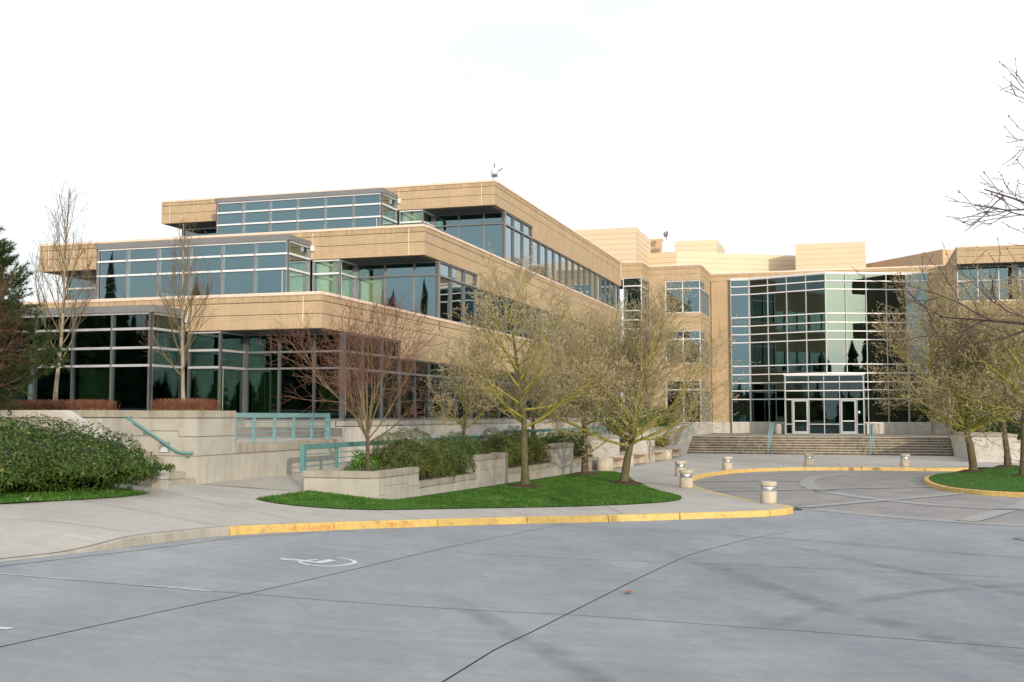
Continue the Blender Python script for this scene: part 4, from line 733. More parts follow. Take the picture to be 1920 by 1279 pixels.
# ------------------------------------------------------------------ painted marks, small things
def lettering(text, P0, P1, h, z0):
    cu = bpy.data.curves.new('lettering', 'FONT'); cu.body = text; cu.size = 1; cu.align_x = 'LEFT'; t = bpy.data.objects.new('lettering', cu); link(t)
    me = bpy.data.meshes.new_from_object(t.evaluated_get(bpy.context.evaluated_depsgraph_get())); bpy.data.objects.remove(t)
    co = np.array([v.co[:] for v in me.vertices]); x0, x1, y0, y1 = co[:, 0].min(), co[:, 0].max(), co[:, 1].min(), co[:, 1].max()
    s = (co[:, 0]-x0)/(x1-x0); v = (co[:, 1]-y0)/(y1-y0); a, b = arc(KF, [P0, P1]); P = np.array(KF); d = np.r_[0, np.cumsum(np.hypot(*np.diff(P, axis=0).T))]
    tt = a+(b-a)*s; X = np.interp(tt, d, P[:, 0]); Y = np.interp(tt, d, P[:, 1]); dX, dY = np.interp(tt+.1, d, P[:, 0])-np.interp(tt-.1, d, P[:, 0]), np.interp(tt+.1, d, P[:, 1])-np.interp(tt-.1, d, P[:, 1]); L = np.hypot(dX, dY)
    nx, ny = dY/L, -dX/L; zz = H(X, Y)+z0+v*h; bat = .016*np.clip((H(X, Y)-.018-zz)/.152, 0, 1)+.004
    for i, vv in enumerate(me.vertices): vv.co = (X[i]+nx[i]*bat[i], Y[i]+ny[i]*bat[i], zz[i])
    me.materials.clear(); me.materials.append(MT['red']); o = bpy.data.objects.new('lettering', me); return link(o, kerb_e)
lettering('NO PARKING', (-3.93, 20.15), (-3.37, 20.98), .075, -.125); lettering('FIRE LANE', (-2.50, 22.15), (-2.02, 22.68), .085, -.115)
def mark(name, polys, label, group=None, zf=Zr, dz=.006):
    m = MB()
    for pl in polys: m.add([(x, y, float(zf(x, y))+dz) for x, y in pl], [tuple(range(len(pl)))])
    return tag(m.build(name, 'white_paint'), label, 'road marking', group)
def stroke(pts, w): a, b = offset(pts, w/2), offset(pts, -w/2); return [[a[i], b[i], b[i+1], a[i+1]] for i in range(len(pts)-1)]
wc = catmull([(-3.12, 16.70), (-3.05, 16.52), (-2.85, 16.42), (-2.6, 16.5), (-2.42, 16.8), (-2.36, 17.12), (-2.5, 17.35), (-2.68, 17.42)], .1)
mark('accessible_parking_symbol', stroke(wc, .075)+stroke([(-3.42, 16.78), (-3.1, 16.80), (-2.86, 16.74), (-2.70, 17.15)], .15)+stroke([(-3.04, 16.85), (-2.92, 17.05)], .07), 'worn white wheelchair symbol painted on the roadway')
mark('painted_line', stroke([(-4.38, 13.56), (-3.60, 13.60)], .035)+stroke([(-4.2, 13.63), (-3.7, 13.655)], .02), 'short worn white line along a roadway joint'); mark('painted_line', stroke([(-6.0, 13.27), (-5.2, 13.42)], .03), 'faint white line along the joint at the left edge'); mark('painted_line', [[(-5.2, 10.45), (-4.70, 10.60), (-4.66, 10.70), (-5.15, 10.62)]], 'small white painted corner at the left edge of the roadway')
def shade_tyre_mat():  # dark film that paints tree shade, along with tyre marks, onto the roadway
    m, n, l, b = nt('shade_tyre_film'); out = n['Material Output']; b.inputs['Base Color'].default_value = (.06, .065, .075, 1); b.inputs['Roughness'].default_value = .9
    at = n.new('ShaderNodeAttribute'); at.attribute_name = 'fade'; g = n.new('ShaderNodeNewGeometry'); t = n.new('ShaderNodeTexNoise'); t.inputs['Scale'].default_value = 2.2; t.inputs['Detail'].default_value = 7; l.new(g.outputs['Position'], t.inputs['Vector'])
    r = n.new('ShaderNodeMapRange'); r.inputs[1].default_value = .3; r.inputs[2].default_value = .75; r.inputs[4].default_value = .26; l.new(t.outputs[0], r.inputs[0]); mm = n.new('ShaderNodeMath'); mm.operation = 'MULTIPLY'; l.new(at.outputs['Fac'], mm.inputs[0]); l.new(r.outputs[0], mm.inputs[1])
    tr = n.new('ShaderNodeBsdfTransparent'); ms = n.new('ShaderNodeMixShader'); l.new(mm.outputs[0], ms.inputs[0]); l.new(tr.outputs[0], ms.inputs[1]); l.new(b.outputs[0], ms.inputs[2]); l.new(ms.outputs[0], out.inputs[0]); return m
MT['shade_tyre'] = shade_tyre_mat()
def shade_tyre(line, w, label, dz=.004):
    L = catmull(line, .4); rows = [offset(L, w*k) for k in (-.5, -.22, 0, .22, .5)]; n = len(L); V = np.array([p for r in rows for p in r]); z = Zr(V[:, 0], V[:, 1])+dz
    o = mesh_np('shade_tyre_streak', np.c_[V, z], [(a*n+i, (a+1)*n+i, (a+1)*n+i+1, a*n+i+1) for a in range(4) for i in range(n-1)], 'shade_tyre', road)
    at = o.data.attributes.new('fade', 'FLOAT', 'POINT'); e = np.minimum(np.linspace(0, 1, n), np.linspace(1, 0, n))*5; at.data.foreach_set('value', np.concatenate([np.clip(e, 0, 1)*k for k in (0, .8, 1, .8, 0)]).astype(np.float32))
shade_tyre([(2.6, 20.6), (3.07, 19.26), (3.88, 15.33), (4.65, 12.75), (5.6, 10), (6.2, 7)], .55, ''); shade_tyre([(4.6, 22.6), (5.18, 21.21), (6.3, 17.64), (7.3, 14.8), (8.6, 12)], .45, '', .0045)  # streaks of tree shade painted as dark strips
shade_tyre([(1.6, 12.4), (2.9, 13.2), (4.3, 14.7), (6.2, 16.0), (9.5, 17.0)], .4, '', .005); shade_tyre([(-1.2, 15.2), (-.5, 13.7), (.05, 12.3), (.7, 10.6), (1.3, 8)], .5, '', .0055); shade_tyre([(3.0, 24.3), (6.0, 22.0), (8.6, 19.6), (12, 17.6)], .5, '', .006)
lf = MB(); lp = [(0, -.07), (.03, -.03), (.07, -.04), (.05, .01), (.08, .05), (.03, .04), (0, .09), (-.03, .04), (-.08, .04), (-.05, 0), (-.07, -.05), (-.03, -.03)]
lf.add([(1.58+x, 15.51+y, Hs(1.58, 15.51)-.14+.018+.035*abs(math.sin(9*x+5*y))) for x, y in lp]+[(1.58, 15.51, Hs(1.58, 15.51)-.125)], [(12, i, (i+1) % 12) for i in range(12)]); tag(lf.build('fallen_leaf', 'leafbrown'), 'curled brown dead leaf lying on the roadway', 'leaf')
tag(MB().add([(x-8.05, y+18.75, Hs(-8.05, 18.75)+.03+abs(x)) for x, y in ((-.05, -.03), (.05, -.04), (.06, .03), (0, .06), (-.05, .03))], [(0, 1, 2, 3, 4)]).build('litter', 'paper'), 'scrap of white litter at the grass edge by the hedge', 'litter')
mh = thing('manhole_cover', 'round iron manhole cover at the right edge of the roadway', 'manhole', 10.3, 22.4, -.14, pq=False); MB().lathe([(.38, -.142), (.38, -.132), (.33, -.131), (0, -.130)], 10.3, 22.4, 28).build('rim', 'iron', mh); MB().lathe([(.30, -.131), (.30, -.128), (0, -.127)], 10.3, 22.4, 28).build('lid', 'metal_box', mh)
dg = thing('drain_grate', 'dark iron drain grate in the paved circle near the right edge', 'drain', 12.9, 29.4, -.14, pq=False)
MB().box(12.6, 13.2, 29.2, 29.6, -.135, -.118).build('frame', 'iron', dg)
dg2 = thing('drain_grate', 'dark iron drain grate beside the tip of the yellow kerb', 'drain', 7.75, 29.9, -.14, pq=False); MB().box(7.5, 8.0, 29.75, 30.05, -.135, -.112).build('frame', 'iron', dg2)
dg3 = thing('drain_grate', 'dark iron drain grate on the left curve of the concrete ring', 'drain', 10.1, 36.6, -.14, pq=False); MB().box(9.8, 10.4, 36.4, 36.8, -.135, -.112).build('frame', 'iron', dg3)
# roof instruments
ri = thing('roof_camera', 'white weather camera mast on the top corner of the brick parapet', 'camera', -16.4, 50.3, 13.45)
MB().tube([(-16.55, 50.3, 13.45), (-16.3, 50.3, 13.62), (-16.3, 50.3, 14.3)], .03, 6).build('mast', 'metal_box', ri); MB().lathe([(.05, 13.72), (.17, 13.76), (.18, 13.95), (.1, 14.05)], -16.3, 50.3, 12).build('housing', 'plastic', ri, True); MB().tube([(-16.3, 50.3, 13.98), (-16.05, 50.3, 13.92), (-15.9, 50.3, 14.05)], .025, 6).build('arm', 'iron', ri); MB().tube([(-16.3, 50.3, 14.25), (-16.5, 50.3, 14.35)], .018, 5).build('vane', 'plastic', ri); MB().box(-16.45, -16.15, 50.2, 50.4, 13.66, 13.70).build('bracket', 'iron', ri)
rd = thing('dish_antenna', 'small dish antenna on a white rooftop duct', 'antenna', -14.9, 93, 13)
MB().box(-15.35, -14.85, 93, 93.5, 13, 16.9).build('duct', 'plastic', rd); MB().tube([(-15.05, 93.2, 16.9), (-15.05, 93.2, 17.7)], .03, 6).build('mast', 'iron', rd)
MB().tube([(-15.25, 93.1, 17.55), (-15.15, 93.05, 17.5), (-15.0, 93, 17.45)], [.06, .2, .27], 14).build('dish', 'grey_al', rd, True)

# ------------------------------------------------------------------ plants
def tubes(groups, sides):
    """groups: list of (points (n,3), radii (n,)) -> vertices, quads; batched by point count"""
    Vs, Fs, k = [], [], 0; by = {}
    for p, r in groups: by.setdefault(len(p), []).append((p, r))
    for n, lst in by.items():
        P = np.array([a for a, _ in lst]); R_ = np.array([b for _, b in lst]); B = len(lst)
        T = np.empty_like(P); T[:, 1:-1] = P[:, 2:]-P[:, :-2]; T[:, 0] = P[:, 1]-P[:, 0]; T[:, -1] = P[:, -1]-P[:, -2]; T /= np.linalg.norm(T, axis=2, keepdims=True)+1e-9
        ref = np.where(np.abs(T[..., 2:3]) > .9, np.array([1., 0, 0]), np.array([0, 0, 1.])); A = np.cross(T, ref); A /= np.linalg.norm(A, axis=2, keepdims=True)+1e-9; Bn = np.cross(T, A)
        a = 2*np.pi*np.arange(sides)/sides; V = P[:, :, None]+R_[:, :, None, None]*(A[:, :, None]*np.cos(a)[None, None, :, None]+Bn[:, :, None]*np.sin(a)[None, None, :, None])
        i = np.arange(B)[:, None, None]*n*sides+np.arange(n-1)[None, :, None]*sides; s = np.arange(sides)[None, None]; s2 = (s+1) % sides
        F = np.stack([i+s, i+s2, i+s2+sides, i+s+sides], -1).reshape(-1, 4)+k; Vs.append(V.reshape(-1, 3)); Fs.append(F); k += B*n*sides
    return np.concatenate(Vs), np.concatenate(Fs)
def walk(rg, p, d, L, n, up, wob):
    pts = [p]; d = d/np.linalg.norm(d)
    for k in range(n):
        d = d+np.array([0, 0, up])+rg.normal(0, wob, 3); d /= np.linalg.norm(d); p = p+d*L/n; pts.append(p)
    return np.array(pts)
def tilt(rg, d, ang, az=None):
    d = d/np.linalg.norm(d); a = np.cross(d, [0, 0, 1.] if abs(d[2]) < .95 else [1., 0, 0]); a /= np.linalg.norm(a); b = np.cross(d, a); az = rg.uniform(0, 6.283) if az is None else az
    return d*math.cos(ang)+(a*math.cos(az)+b*math.sin(az))*math.sin(ang)
def grow(seed, Ht, clear, r0, spread, n1=14, n2=8, n3=8, n4=3, a1=(60, 28), up1=.06, a2=42, up2=.07, leader=True, wob=.07, r_tw=.006, l2=.42, l3=.42, l4=.3, lean=(0, 0), top_narrow=.5, gap=.12, fat=False):
    rg = np.random.default_rng(seed); trunk, limbs, twigs, ends = [], [], [], []
    n = 9; tp = walk(rg, np.zeros(3), np.array([lean[0], lean[1], 1.]), Ht*(.92 if leader else clear*1.45/Ht), n, .02, .06 if wob > .1 else .022)
    zt = tp[:, 2]/tp[-1, 2]; rad = r0*(1-.93*zt**1.0) if leader else r0*(1-.55*zt**1.6); rad[0] *= 1.28; trunk.append((tp, np.maximum(rad, .012)))
    cum = np.linspace(0, 1, n+1); ga = rg.uniform(0, 6.28)
    for i in range(n1):
        f = (i+rg.uniform(0, .6))/n1
        if leader:
            t = clear/(.92*Ht)+(1-clear/(.92*Ht))*f*.86; p = np.array([np.interp(t, cum, tp[:, k]) for k in range(3)])
        else: t = .66+.34*f; p = np.array([np.interp(t, cum, tp[:, k]) for k in range(3)])
        ang = math.radians(a1[0]+(a1[1]-a1[0])*f+rg.normal(0, 6)); az = ga+i*2.399+rg.normal(0, .25)
        d = np.array([math.cos(az)*math.sin(ang), math.sin(az)*math.sin(ang), math.cos(ang)])
        if leader: L = spread*(1-(1-top_narrow)*f)*rg.uniform(.85, 1.12)
        else: L = min(spread/max(math.sin(ang), .2), (Ht-clear)/max(math.cos(ang), .35))*rg.uniform(.85, 1.08)
        r1 = max(.014, r0*(.42-.22*f) if leader else r0*.40); lp = walk(rg, p, d, L, 7, up1, wob); limbs.append((lp, np.maximum(r1*(1-np.linspace(0, 1, 8)**.8*.86), .007)))
        m2 = max(3, int(n2*L/spread))
        for j in range(m2):
            t2 = gap+(1-gap)*(j+rg.uniform(0, 1))/m2; k2 = min(int(t2*7), 6); p2 = lp[k2]+(lp[k2+1]-lp[k2])*(t2*7-k2); d2 = tilt(rg, lp[k2+1]-lp[k2], math.radians(rg.normal(a2, 9)))
            L2 = L*l2*(1.15-.75*t2)*rg.uniform(.7, 1.2)+.12; bp = walk(rg, p2, d2, L2, 5, up2, wob); (limbs if fat or (f < .6 and t2 < .8) else twigs).append((bp, np.maximum(r1*.42*(1.1-t2*.7)*(1-np.linspace(0, 1, 6)*.8), r_tw*.9)))
            m3 = max(2, int(n3*L2/(spread*l2*.8)))
            for _ in range(m3):
                t3 = rg.uniform(.15, 1); k3 = min(int(t3*5), 4); p3 = bp[k3]+(bp[k3+1]-bp[k3])*(t3*5-k3); d3 = tilt(rg, bp[k3+1]-bp[k3], math.radians(rg.normal(40, 12)))
                L3 = L2*l3*rg.uniform(.6, 1.3)+.10; cp = walk(rg, p3, d3, L3, 3, up2, wob*1.3); twigs.append((cp, r_tw*np.array([1.15, 1., .85, .6]))); ends.append(cp)
                for _ in range(n4):
                    t4 = rg.uniform(.2, 1); k4 = min(int(t4*3), 2); p4 = cp[k4]+(cp[k4+1]-cp[k4])*(t4*3-k4); d4 = tilt(rg, cp[k4+1]-cp[k4], math.radians(rg.normal(45, 14)))
                    q4 = walk(rg, p4, d4, L3*l4*rg.uniform(.6, 1.5)+.05, 2, up2, wob); twigs.append((q4, r_tw*np.array([.85, .7, .5]))); ends.append(q4)
    return trunk, limbs, twigs, ends
def bud_mesh(rg, ends, per, size):
    P, D = [], []
    for e in ends:
        for _ in range(per):
            t = rg.uniform(.1, 1)*(len(e)-1); k = min(int(t), len(e)-2); P.append(e[k]+(e[k+1]-e[k])*(t-k)); D.append(e[k+1]-e[k])
        P.append(e[-1]); D.append(e[-1]-e[-2])
    P = np.array(P); D = np.array(D); D /= np.linalg.norm(D, axis=1, keepdims=True)+1e-9; D = D+rg.normal(0, .5, D.shape); D /= np.linalg.norm(D, axis=1, keepdims=True); n = len(P)
    A = np.cross(D, rg.normal(0, 1, D.shape)); A /= np.linalg.norm(A, axis=1, keepdims=True)+1e-9; B = np.cross(D, A); s = rg.uniform(.6, 1.3, (n, 1))*size
    ring = [P+D*s*.5+(A*math.cos(a)+B*math.sin(a))*s*.42 for a in (0, 2.094, 4.189)]
    V = np.stack([P-D*s*.2, *ring, P+D*s*1.5], 1).reshape(-1, 3); base = np.arange(n)[:, None]*5
    F = np.concatenate([base+np.array(f) for f in ((0, 2, 1), (0, 3, 2), (0, 1, 3), (4, 1, 2), (4, 2, 3), (4, 3, 1))]); return V, F
def tree_parts(key, g, mats, bud=None, seed=1, tw_sides=3):
    tr, li, tw, en = g; out = []
    V, F = tubes(tr, 12); out.append(('trunk', V, F, mats[0], True)); V, F = tubes(li, 6); out.append(('branches', V, F, mats[1], True)); V, F = tubes(tw, tw_sides); out.append(('twigs', V, F, mats[2], False))
    if bud: V, F = bud_mesh(np.random.default_rng(seed), en, bud[0], bud[1]); out.append(('buds', V, F, bud[2], False))
    return out
MESHES = {}
def place_tree(key, parts, name, label, loc, rz=0, scale=1., group=None, cat='tree'):
    r = bpy.data.objects.new(name, None); link(r); ORG[r.name] = (0, 0, 0); r.location = loc; r.rotation_euler = (0, 0, rz); r.scale = (scale,)*3 if not isinstance(scale, tuple) else scale; tag(r, label, cat, group)
    if key not in MESHES: MESHES[key] = [(nm, mesh_np(nm, V, F, m, r, smooth=s).data) for nm, V, F, m, s in parts()]
    else:
        for nm, me in MESHES[key]:
            c = link(bpy.data.objects.new(nm, me), r)
            if nm != 'trunk': c['kind'] = 'stuff'
    return r
gA = lambda: tree_parts('A', grow(11, 6.7, 1.8, .125, 3.4, 21, 10, 9, 2, (84, 20), .10, 44, .11, r_tw=.0052, l3=.5, wob=.115, lean=(.03, 0)), ('bark_moss', 'limb_moss', 'twig_tan'), (3, .034, 'bud'), 3)
gB = lambda: tree_parts('B', grow(23, 5.3, 1.40, .135, 3.6, 20, 11, 9, 2, (84, 14), .06, 44, .10, leader=False, r_tw=.0052, l3=.5, wob=.125, lean=(-.05, .03)), ('bark_moss', 'limb_moss', 'twig_tan'), (3, .034, 'bud'), 4)
gC = lambda: tree_parts('C', grow(31, 5.6, 1.6, .125, 3.0, 18, 10, 9, 2, (78, 18), .07, 44, .12, r_tw=.0052, l3=.5, wob=.115, leader=True), ('bark_low', 'limb_moss', 'twig_tan'), (3, .034, 'bud'), 5)
GRP = 'budding trees round the lawn and circle'
def mulch(x, y, r=.75):
    z = Hs(x, y); rg = random.Random(int(x*100)); m = MB(); n = 18; vs = [(x, y, z+.13)]
    for f, dz in ((.45, .10), (1., .045)):
        for k in range(n): a = 6.283*k/n; rr = r*f*rg.uniform(.85, 1.12); vs.append((x+math.cos(a)*rr*1.15, y+math.sin(a)*rr, z+dz+(.05 if f < 1 else 0)))
    fs = [(0, 1+k, 1+(k+1) % n) for k in range(n)]+[(1+k, 1+n+k, 1+n+(k+1) % n, 1+(k+1) % n) for k in range(n)]
    return m.add(vs, fs)
def lawn_tree(key, parts, label, x, y, rz, s, dz=.05):
    t = place_tree(key, parts, 'budding_tree', label, (x, y, Hs(x, y)+dz-.05), rz, s, GRP)
    m = mulch(x, y, .62); me = bpy.data.meshes.new('mulch_ring'); sc_ = s if isinstance(s, tuple) else (s,)*3; c, sn = math.cos(-rz), math.sin(-rz); oz = t.location[2]
    me.from_pydata([(((a-x)*c-(b-y)*sn)/sc_[0], ((a-x)*sn+(b-y)*c)/sc_[1], (z-oz)/sc_[2]) for a, b, z in m.v], [], m.f); me.materials.append(MT['soil']); link(bpy.data.objects.new('mulch_ring', me), t)
lawn_tree('A', gA, 'tall budding tree with yellow-green mossy limbs in front of the low planter wall', .41, 34.58, .6, 1.0)
lawn_tree('C', gC, 'budding tree with a leaning low branch, farthest of the three lawn trees', 2.78, 43.05, 2.2, 1.08)
lawn_tree('B', gB, 'wide budding tree with mossy forks, rightmost on the lawn beside the benches', 3.71, 37.47, 4.0, (1.05, 1.05, .98))
lawn_tree('B', gB, 'budding island tree nearest the kerb, left of the other island trees', 18.5, 45.3, 1.1, (1.2, 1.2, 1.22))
lawn_tree('C', gC, 'budding island tree standing back before the white wall', 21.9, 49.9, .4, (1.2, 1.2, 1.15))
lawn_tree('A', gA, 'forked mossy budding tree nearest on the island at the right edge', 18.75, 41.4, 3.3, (1.2, 1.2, 1.04))
place_tree('C', gC, 'budding_tree', 'slim budding tree behind the shrubs, left of the tallest mossy tree', (*W(-12.35, 34.7), .6), 3.7, (.62, .62, .72), GRP)
place_tree('C', gC, 'budding_tree', 'thin budding tree beside the far railing behind the tallest mossy tree', (*W(-13.5, 47), .6), 5.1, (.8, .8, .8), GRP)
place_tree('A', gA, 'budding_tree', 'budding tree near the wing corner behind the benches', (*W(-13.6, 58), .6), 1.9, (.95, .95, .85), GRP)
# maple with red twigs in the lawn planter
gM = lambda: tree_parts('M', grow(5, 3.75, 1.05, .075, 2.05, 14, 8, 6, 2, (66, 4), .03, 36, .03, leader=False, r_tw=.0040, l2=.5, wob=.08, gap=.32), ('bark_low', 'limb_red', 'twig_red'), (1, .017, 'twig_red'), 6)
place_tree('M', gM, 'maple_tree', 'small spreading maple with fine red twigs in the near lawn planter', (*W(-11.75, 26.0), .60), .4, (.86, .86, .98))
# upright pale trees in the two planters
gU = lambda: tree_parts('U', grow(8, 5.0, .85, .055, 2.0, 23, 8, 5, 1, (48, 10), .14, 20, .10, r_tw=.0032, l2=.5, l3=.5, wob=.05, top_narrow=.3), ('bark_white', 'limb_up', 'twig_up'))
place_tree('U', gU, 'upright_tree', 'narrow upright bare tree with white trunk in the square concrete planter', (*W(-15.25, 23.2), 2.34), .5, (.95, .95, .98))
place_tree('U', gU, 'upright_tree', 'taller upright bare tree in the long planter by the dark bay at left', (*W(-20.2, 24.8), 2.36), 2.5, (1.1, 1.1, 1.30))
# bare reddish tree at the left edge, dark budding tree at the right edge
gR = lambda: tree_parts('R', grow(41, 5.2, .8, .09, 2.6, 16, 10, 8, 3, (75, 15), .03, 40, .05, leader=False, r_tw=.005, l2=.5), ('bark_low', 'limb_red', 'twig_red'))
place_tree('R', gR, 'red_twig_tree', 'bare reddish tree reaching in from the left edge before the pine', (-11.55, 22.6, 1.7), .9, (.50, .50, .60))
gD = lambda: tree_parts('D', grow(52, 7.4, 2.9, .13, 2.9, 18, 9, 6, 2, (92, 30), .035, 45, .10, r_tw=.0048, wob=.12), ('bark_low', 'twig_dark', 'twig_dark'), (2, .016, 'twig_dark'), 8)
place_tree('D', gD, 'bare_tree', 'dark bare tree with knobbly twigs reaching in from the right edge', (7.3, 12.0, -.1), 2.0, (1.0, 1.0, 1.02))
# trees behind the camera that throw the streaks of shade on the roadway
place_tree('D', gD, 'bare_tree', 'bare tree behind the viewpoint shading the roadway at right', (9.7, -5, 0), .3, 1.15)
place_tree('A', gA, 'bare_tree', 'bare tree far behind the viewpoint shading the roadway', (14.7, -11, 0), 1.3, 1.0)

def leaves(rg, P, N, size, asp=2.4, droop=.25):
    """leaf-shaped folded pairs of triangles at P, facing roughly N"""
    n = len(P); D = np.cross(N, rg.normal(0, 1, (n, 3))); D /= np.linalg.norm(D, axis=1, keepdims=True)+1e-9; D = D+N*rg.uniform(-.2, .7, (n, 1)); D[:, 2] -= droop*rg.uniform(0, 1, n); D /= np.linalg.norm(D, axis=1, keepdims=True)
    S = np.cross(D, N+rg.normal(0, .35, (n, 3))); S /= np.linalg.norm(S, axis=1, keepdims=True)+1e-9; U = np.cross(S, D); L = size*rg.uniform(.6, 1.3, (n, 1)); w = L/asp*.5
    V = np.stack([P, P+D*L*.5+S*w+U*w*.25, P+D*L, P+D*L*.5-S*w+U*w*.25], 1).reshape(-1, 3); b = np.arange(n)[:, None]*4
    return V, np.concatenate([b+np.array([0, 1, 2]), b+np.array([0, 2, 3])])
def blob(rg, n, c, r, lump=.16, low=.42, depth=.28):
    """points through the outer volume of a lumpy mound, and outward normals"""
    d = rg.normal(0, 1, (n, 3)); d[:, 2] = np.abs(d[:, 2])*1.0-low; d /= np.linalg.norm(d, axis=1, keepdims=True); ph = rg.uniform(0, 6.28, 8)
    k = 1+lump*(np.sin(3*d[:, 0]*2+ph[0])*np.sin(4*d[:, 1]+ph[1])+.7*np.sin(7*d[:, 2]+5*d[:, 0]+ph[2])+.6*np.sin(11*d[:, 1]+6*d[:, 2]+ph[3])+.5*np.sin(17*d[:, 0]-9*d[:, 2]+ph[4]))
    f = 1-depth*rg.uniform(0, 1, n)**1.7; return np.array(c)+d*np.array(r)*(k*f)[:, None], d
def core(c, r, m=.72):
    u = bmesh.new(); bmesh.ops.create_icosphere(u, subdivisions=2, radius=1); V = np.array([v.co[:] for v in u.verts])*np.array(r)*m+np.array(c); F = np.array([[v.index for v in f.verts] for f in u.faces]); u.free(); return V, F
def shrub(name, label, blobs, n, size, mat, cat='shrub', group=None, asp=2.4, seed=1, mat2=None, frac2=.1, lump=.14, low=.42, depth=.28):
    rg = np.random.default_rng(seed); Ps, Ns = [], []; Vc, Fc, k = [], [], 0; tot = sum(r[0]*r[1]+r[0]*r[2]+r[1]*r[2] for _, r in blobs)
    b0 = blobs[0][0]; base = (b0[0], b0[1], min(c[2] for c, r in blobs)-.2); root = thing(name, label, cat, base[0], base[1], base[2], group, pq=False)
    for c, r in blobs:
        P, N = blob(rg, int(n*(r[0]*r[1]+r[0]*r[2]+r[1]*r[2])/tot), c, r, lump, low, depth); Ps.append(P); Ns.append(N); V, F = core(c, r); Vc.append(V); Fc.append(F+k); k += len(V)
    P = np.concatenate(Ps)-np.array(base); N = np.concatenate(Ns); sel = rg.uniform(0, 1, len(P)) < (frac2 if mat2 else 0)
    V, F = leaves(rg, P[~sel], N[~sel], size, asp); f = mesh_np('foliage', V, F, mat, root)
    if mat2: V, F = leaves(rg, P[sel]+N[sel]*.02, N[sel], size*.8, asp); mesh_np('leaf_tips', V, F, mat2, root)
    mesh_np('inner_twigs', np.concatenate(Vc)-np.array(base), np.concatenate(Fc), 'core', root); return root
def wq(p, q, z): a = W(p, q); return (a[0], a[1], z)
# rhododendron hedge in front of the stair wall
hb = []
for p, q, zt, rp in ((-13.7, 19.75, 1.3, .42), (-13.55, 19.0, 1.25, .5), (-13.5, 18.2, 1.25, .45), (-13.62, 17.2, 1.55, .55), (-13.72, 19.0, 1.62, .60), (-14.2, 19.0, 2.0, .78), (-13.95, 17.9, 1.85, .72), (-14.9, 18.9, 2.22, .95), (-14.5, 17.0, 2.05, .95), (-15.5, 17.8, 2.28, 1.05), (-14.2, 15.9, 1.9, .85), (-15.9, 19.0, 2.3, 1.0), (-16.8, 18.6, 2.38, 1.1), (-16.4, 16.6, 2.35, 1.2), (-17.9, 18.2, 2.42, 1.2), (-18.0, 16.6, 2.45, 1.3), (-19.4, 17.8, 2.5, 1.3), (-15.2, 14.9, 2.1, 1.1), (-14.3, 14.4, 1.8, .85), (-17.0, 15.0, 2.3, 1.2), (-19.2, 16, 2.5, 1.4)):
    x, y = W(p, q); g = Hs(x, y); hb.append(((x, y, g+.5), (rp, rp, zt-g-.5)))
shrub('rhododendron_hedge', 'broad rhododendron hedge with pale buds filling the left foreground bed', hb, 95000, .085, 'rhodo', 'hedge', asp=2.8, seed=21, mat2='rhodo2', frac2=.05, lump=.07, low=.8, depth=.16)
# shrubs in the long planter
shrub('rounded_shrub', 'large rounded olive shrub right of the red-twig maple', [(wq(-11.75, 28.4, 1.02), (1.02, 1.05, .92)), (wq(-11.55, 29.6, .85), (.8, .9, .75))], 20000, .052, 'shrub', seed=31, lump=.07, depth=.14)
shrub('rounded_shrub', 'dark olive shrub overhanging the low wall left of the first raised block', [(wq(-11.5, 31.2, .92), (.75, 1.0, .78)), (wq(-11.9, 33.0, 1.0), (.95, 1.15, .75))], 18000, .052, 'shrub_dk', seed=32, lump=.08, depth=.14)
shrub('rounded_shrub', 'wide olive shrub behind the trunk of the tallest mossy tree', [(wq(-11.7, 36.3, 1.0), (.85, 1.3, .85)), (wq(-11.7, 38.7, 1.05), (.95, 1.3, .85)), (wq(-11.5, 40.2, .85), (.6, .9, .65))], 21000, .055, 'shrub', seed=33, lump=.08, depth=.15)
shrub('rounded_shrub', 'dark shrub between the second and third raised blocks', [(wq(-11.7, 44.6, .9), (.8, 1.1, .75)), (wq(-11.8, 47.0, .95), (.9, 1.2, .75))], 13000, .055, 'shrub_dk', seed=34, lump=.08, depth=.15)
shrub('low_shrub', 'bright green low shrub behind the red-twig maple trunk', [(wq(-12.45, 27.3, .85), (.42, .9, .52)), (wq(-12.5, 28.8, .85), (.42, .9, .52))], 4000, .075, 'bright', seed=35, asp=2.0)
shrub('groundcover', 'grey-green groundcover at the foot of the red-twig maple', [(wq(-11.9, 25.5, .72), (.85, .6, .34)), (wq(-11.6, 26.3, .72), (.6, .7, .36))], 6000, .035, 'juniper', 'groundcover', seed=36)
shrub('groundcover', 'grey-green groundcover behind the first raised wall block', [(wq(-11.9, 34.6, .85), (.55, 1.2, .42))], 3000, .04, 'juniper', 'groundcover', seed=37)
shrub('low_shrub', 'bright green shrub row along the teal railing at the middle of the planter', [(wq(-12.45, 34+1.9*k, .85), (.4, 1.1, .55)) for k in range(4)], 6000, .075, 'bright', seed=38, asp=2.)
shrub('low_shrub', 'bright green shrub row farther along the path behind the three lawn trees', [(wq(-12.3, 43+2.1*k, 1.0), (.5, 1.3, .65)) for k in range(6)], 8000, .08, 'bright', seed=39, asp=2.)
shrub('rounded_shrub', 'dark shrub behind the wall opening beside the benches', [(wq(-11.8, 53.2, .7), (.7, 1.2, .6)), (wq(-11.8, 55, .7), (.6, .8, .55))], 4000, .07, 'shrub_dk', seed=40)
shrub('leafy_shrub', 'tall leafy green shrub spilling over the wall left of the entrance steps', [(wq(-12.4, 67, 1.9), (1.3, 2.4, 1.2)), (wq(-12.0, 70.5, 1.9), (1.1, 1.8, 1.1)), (wq(-12.6, 63, 1.7), (1.2, 2.2, .9))], 9000, .13, 'bright', seed=41, mat2='shrub_dk', frac2=.5)
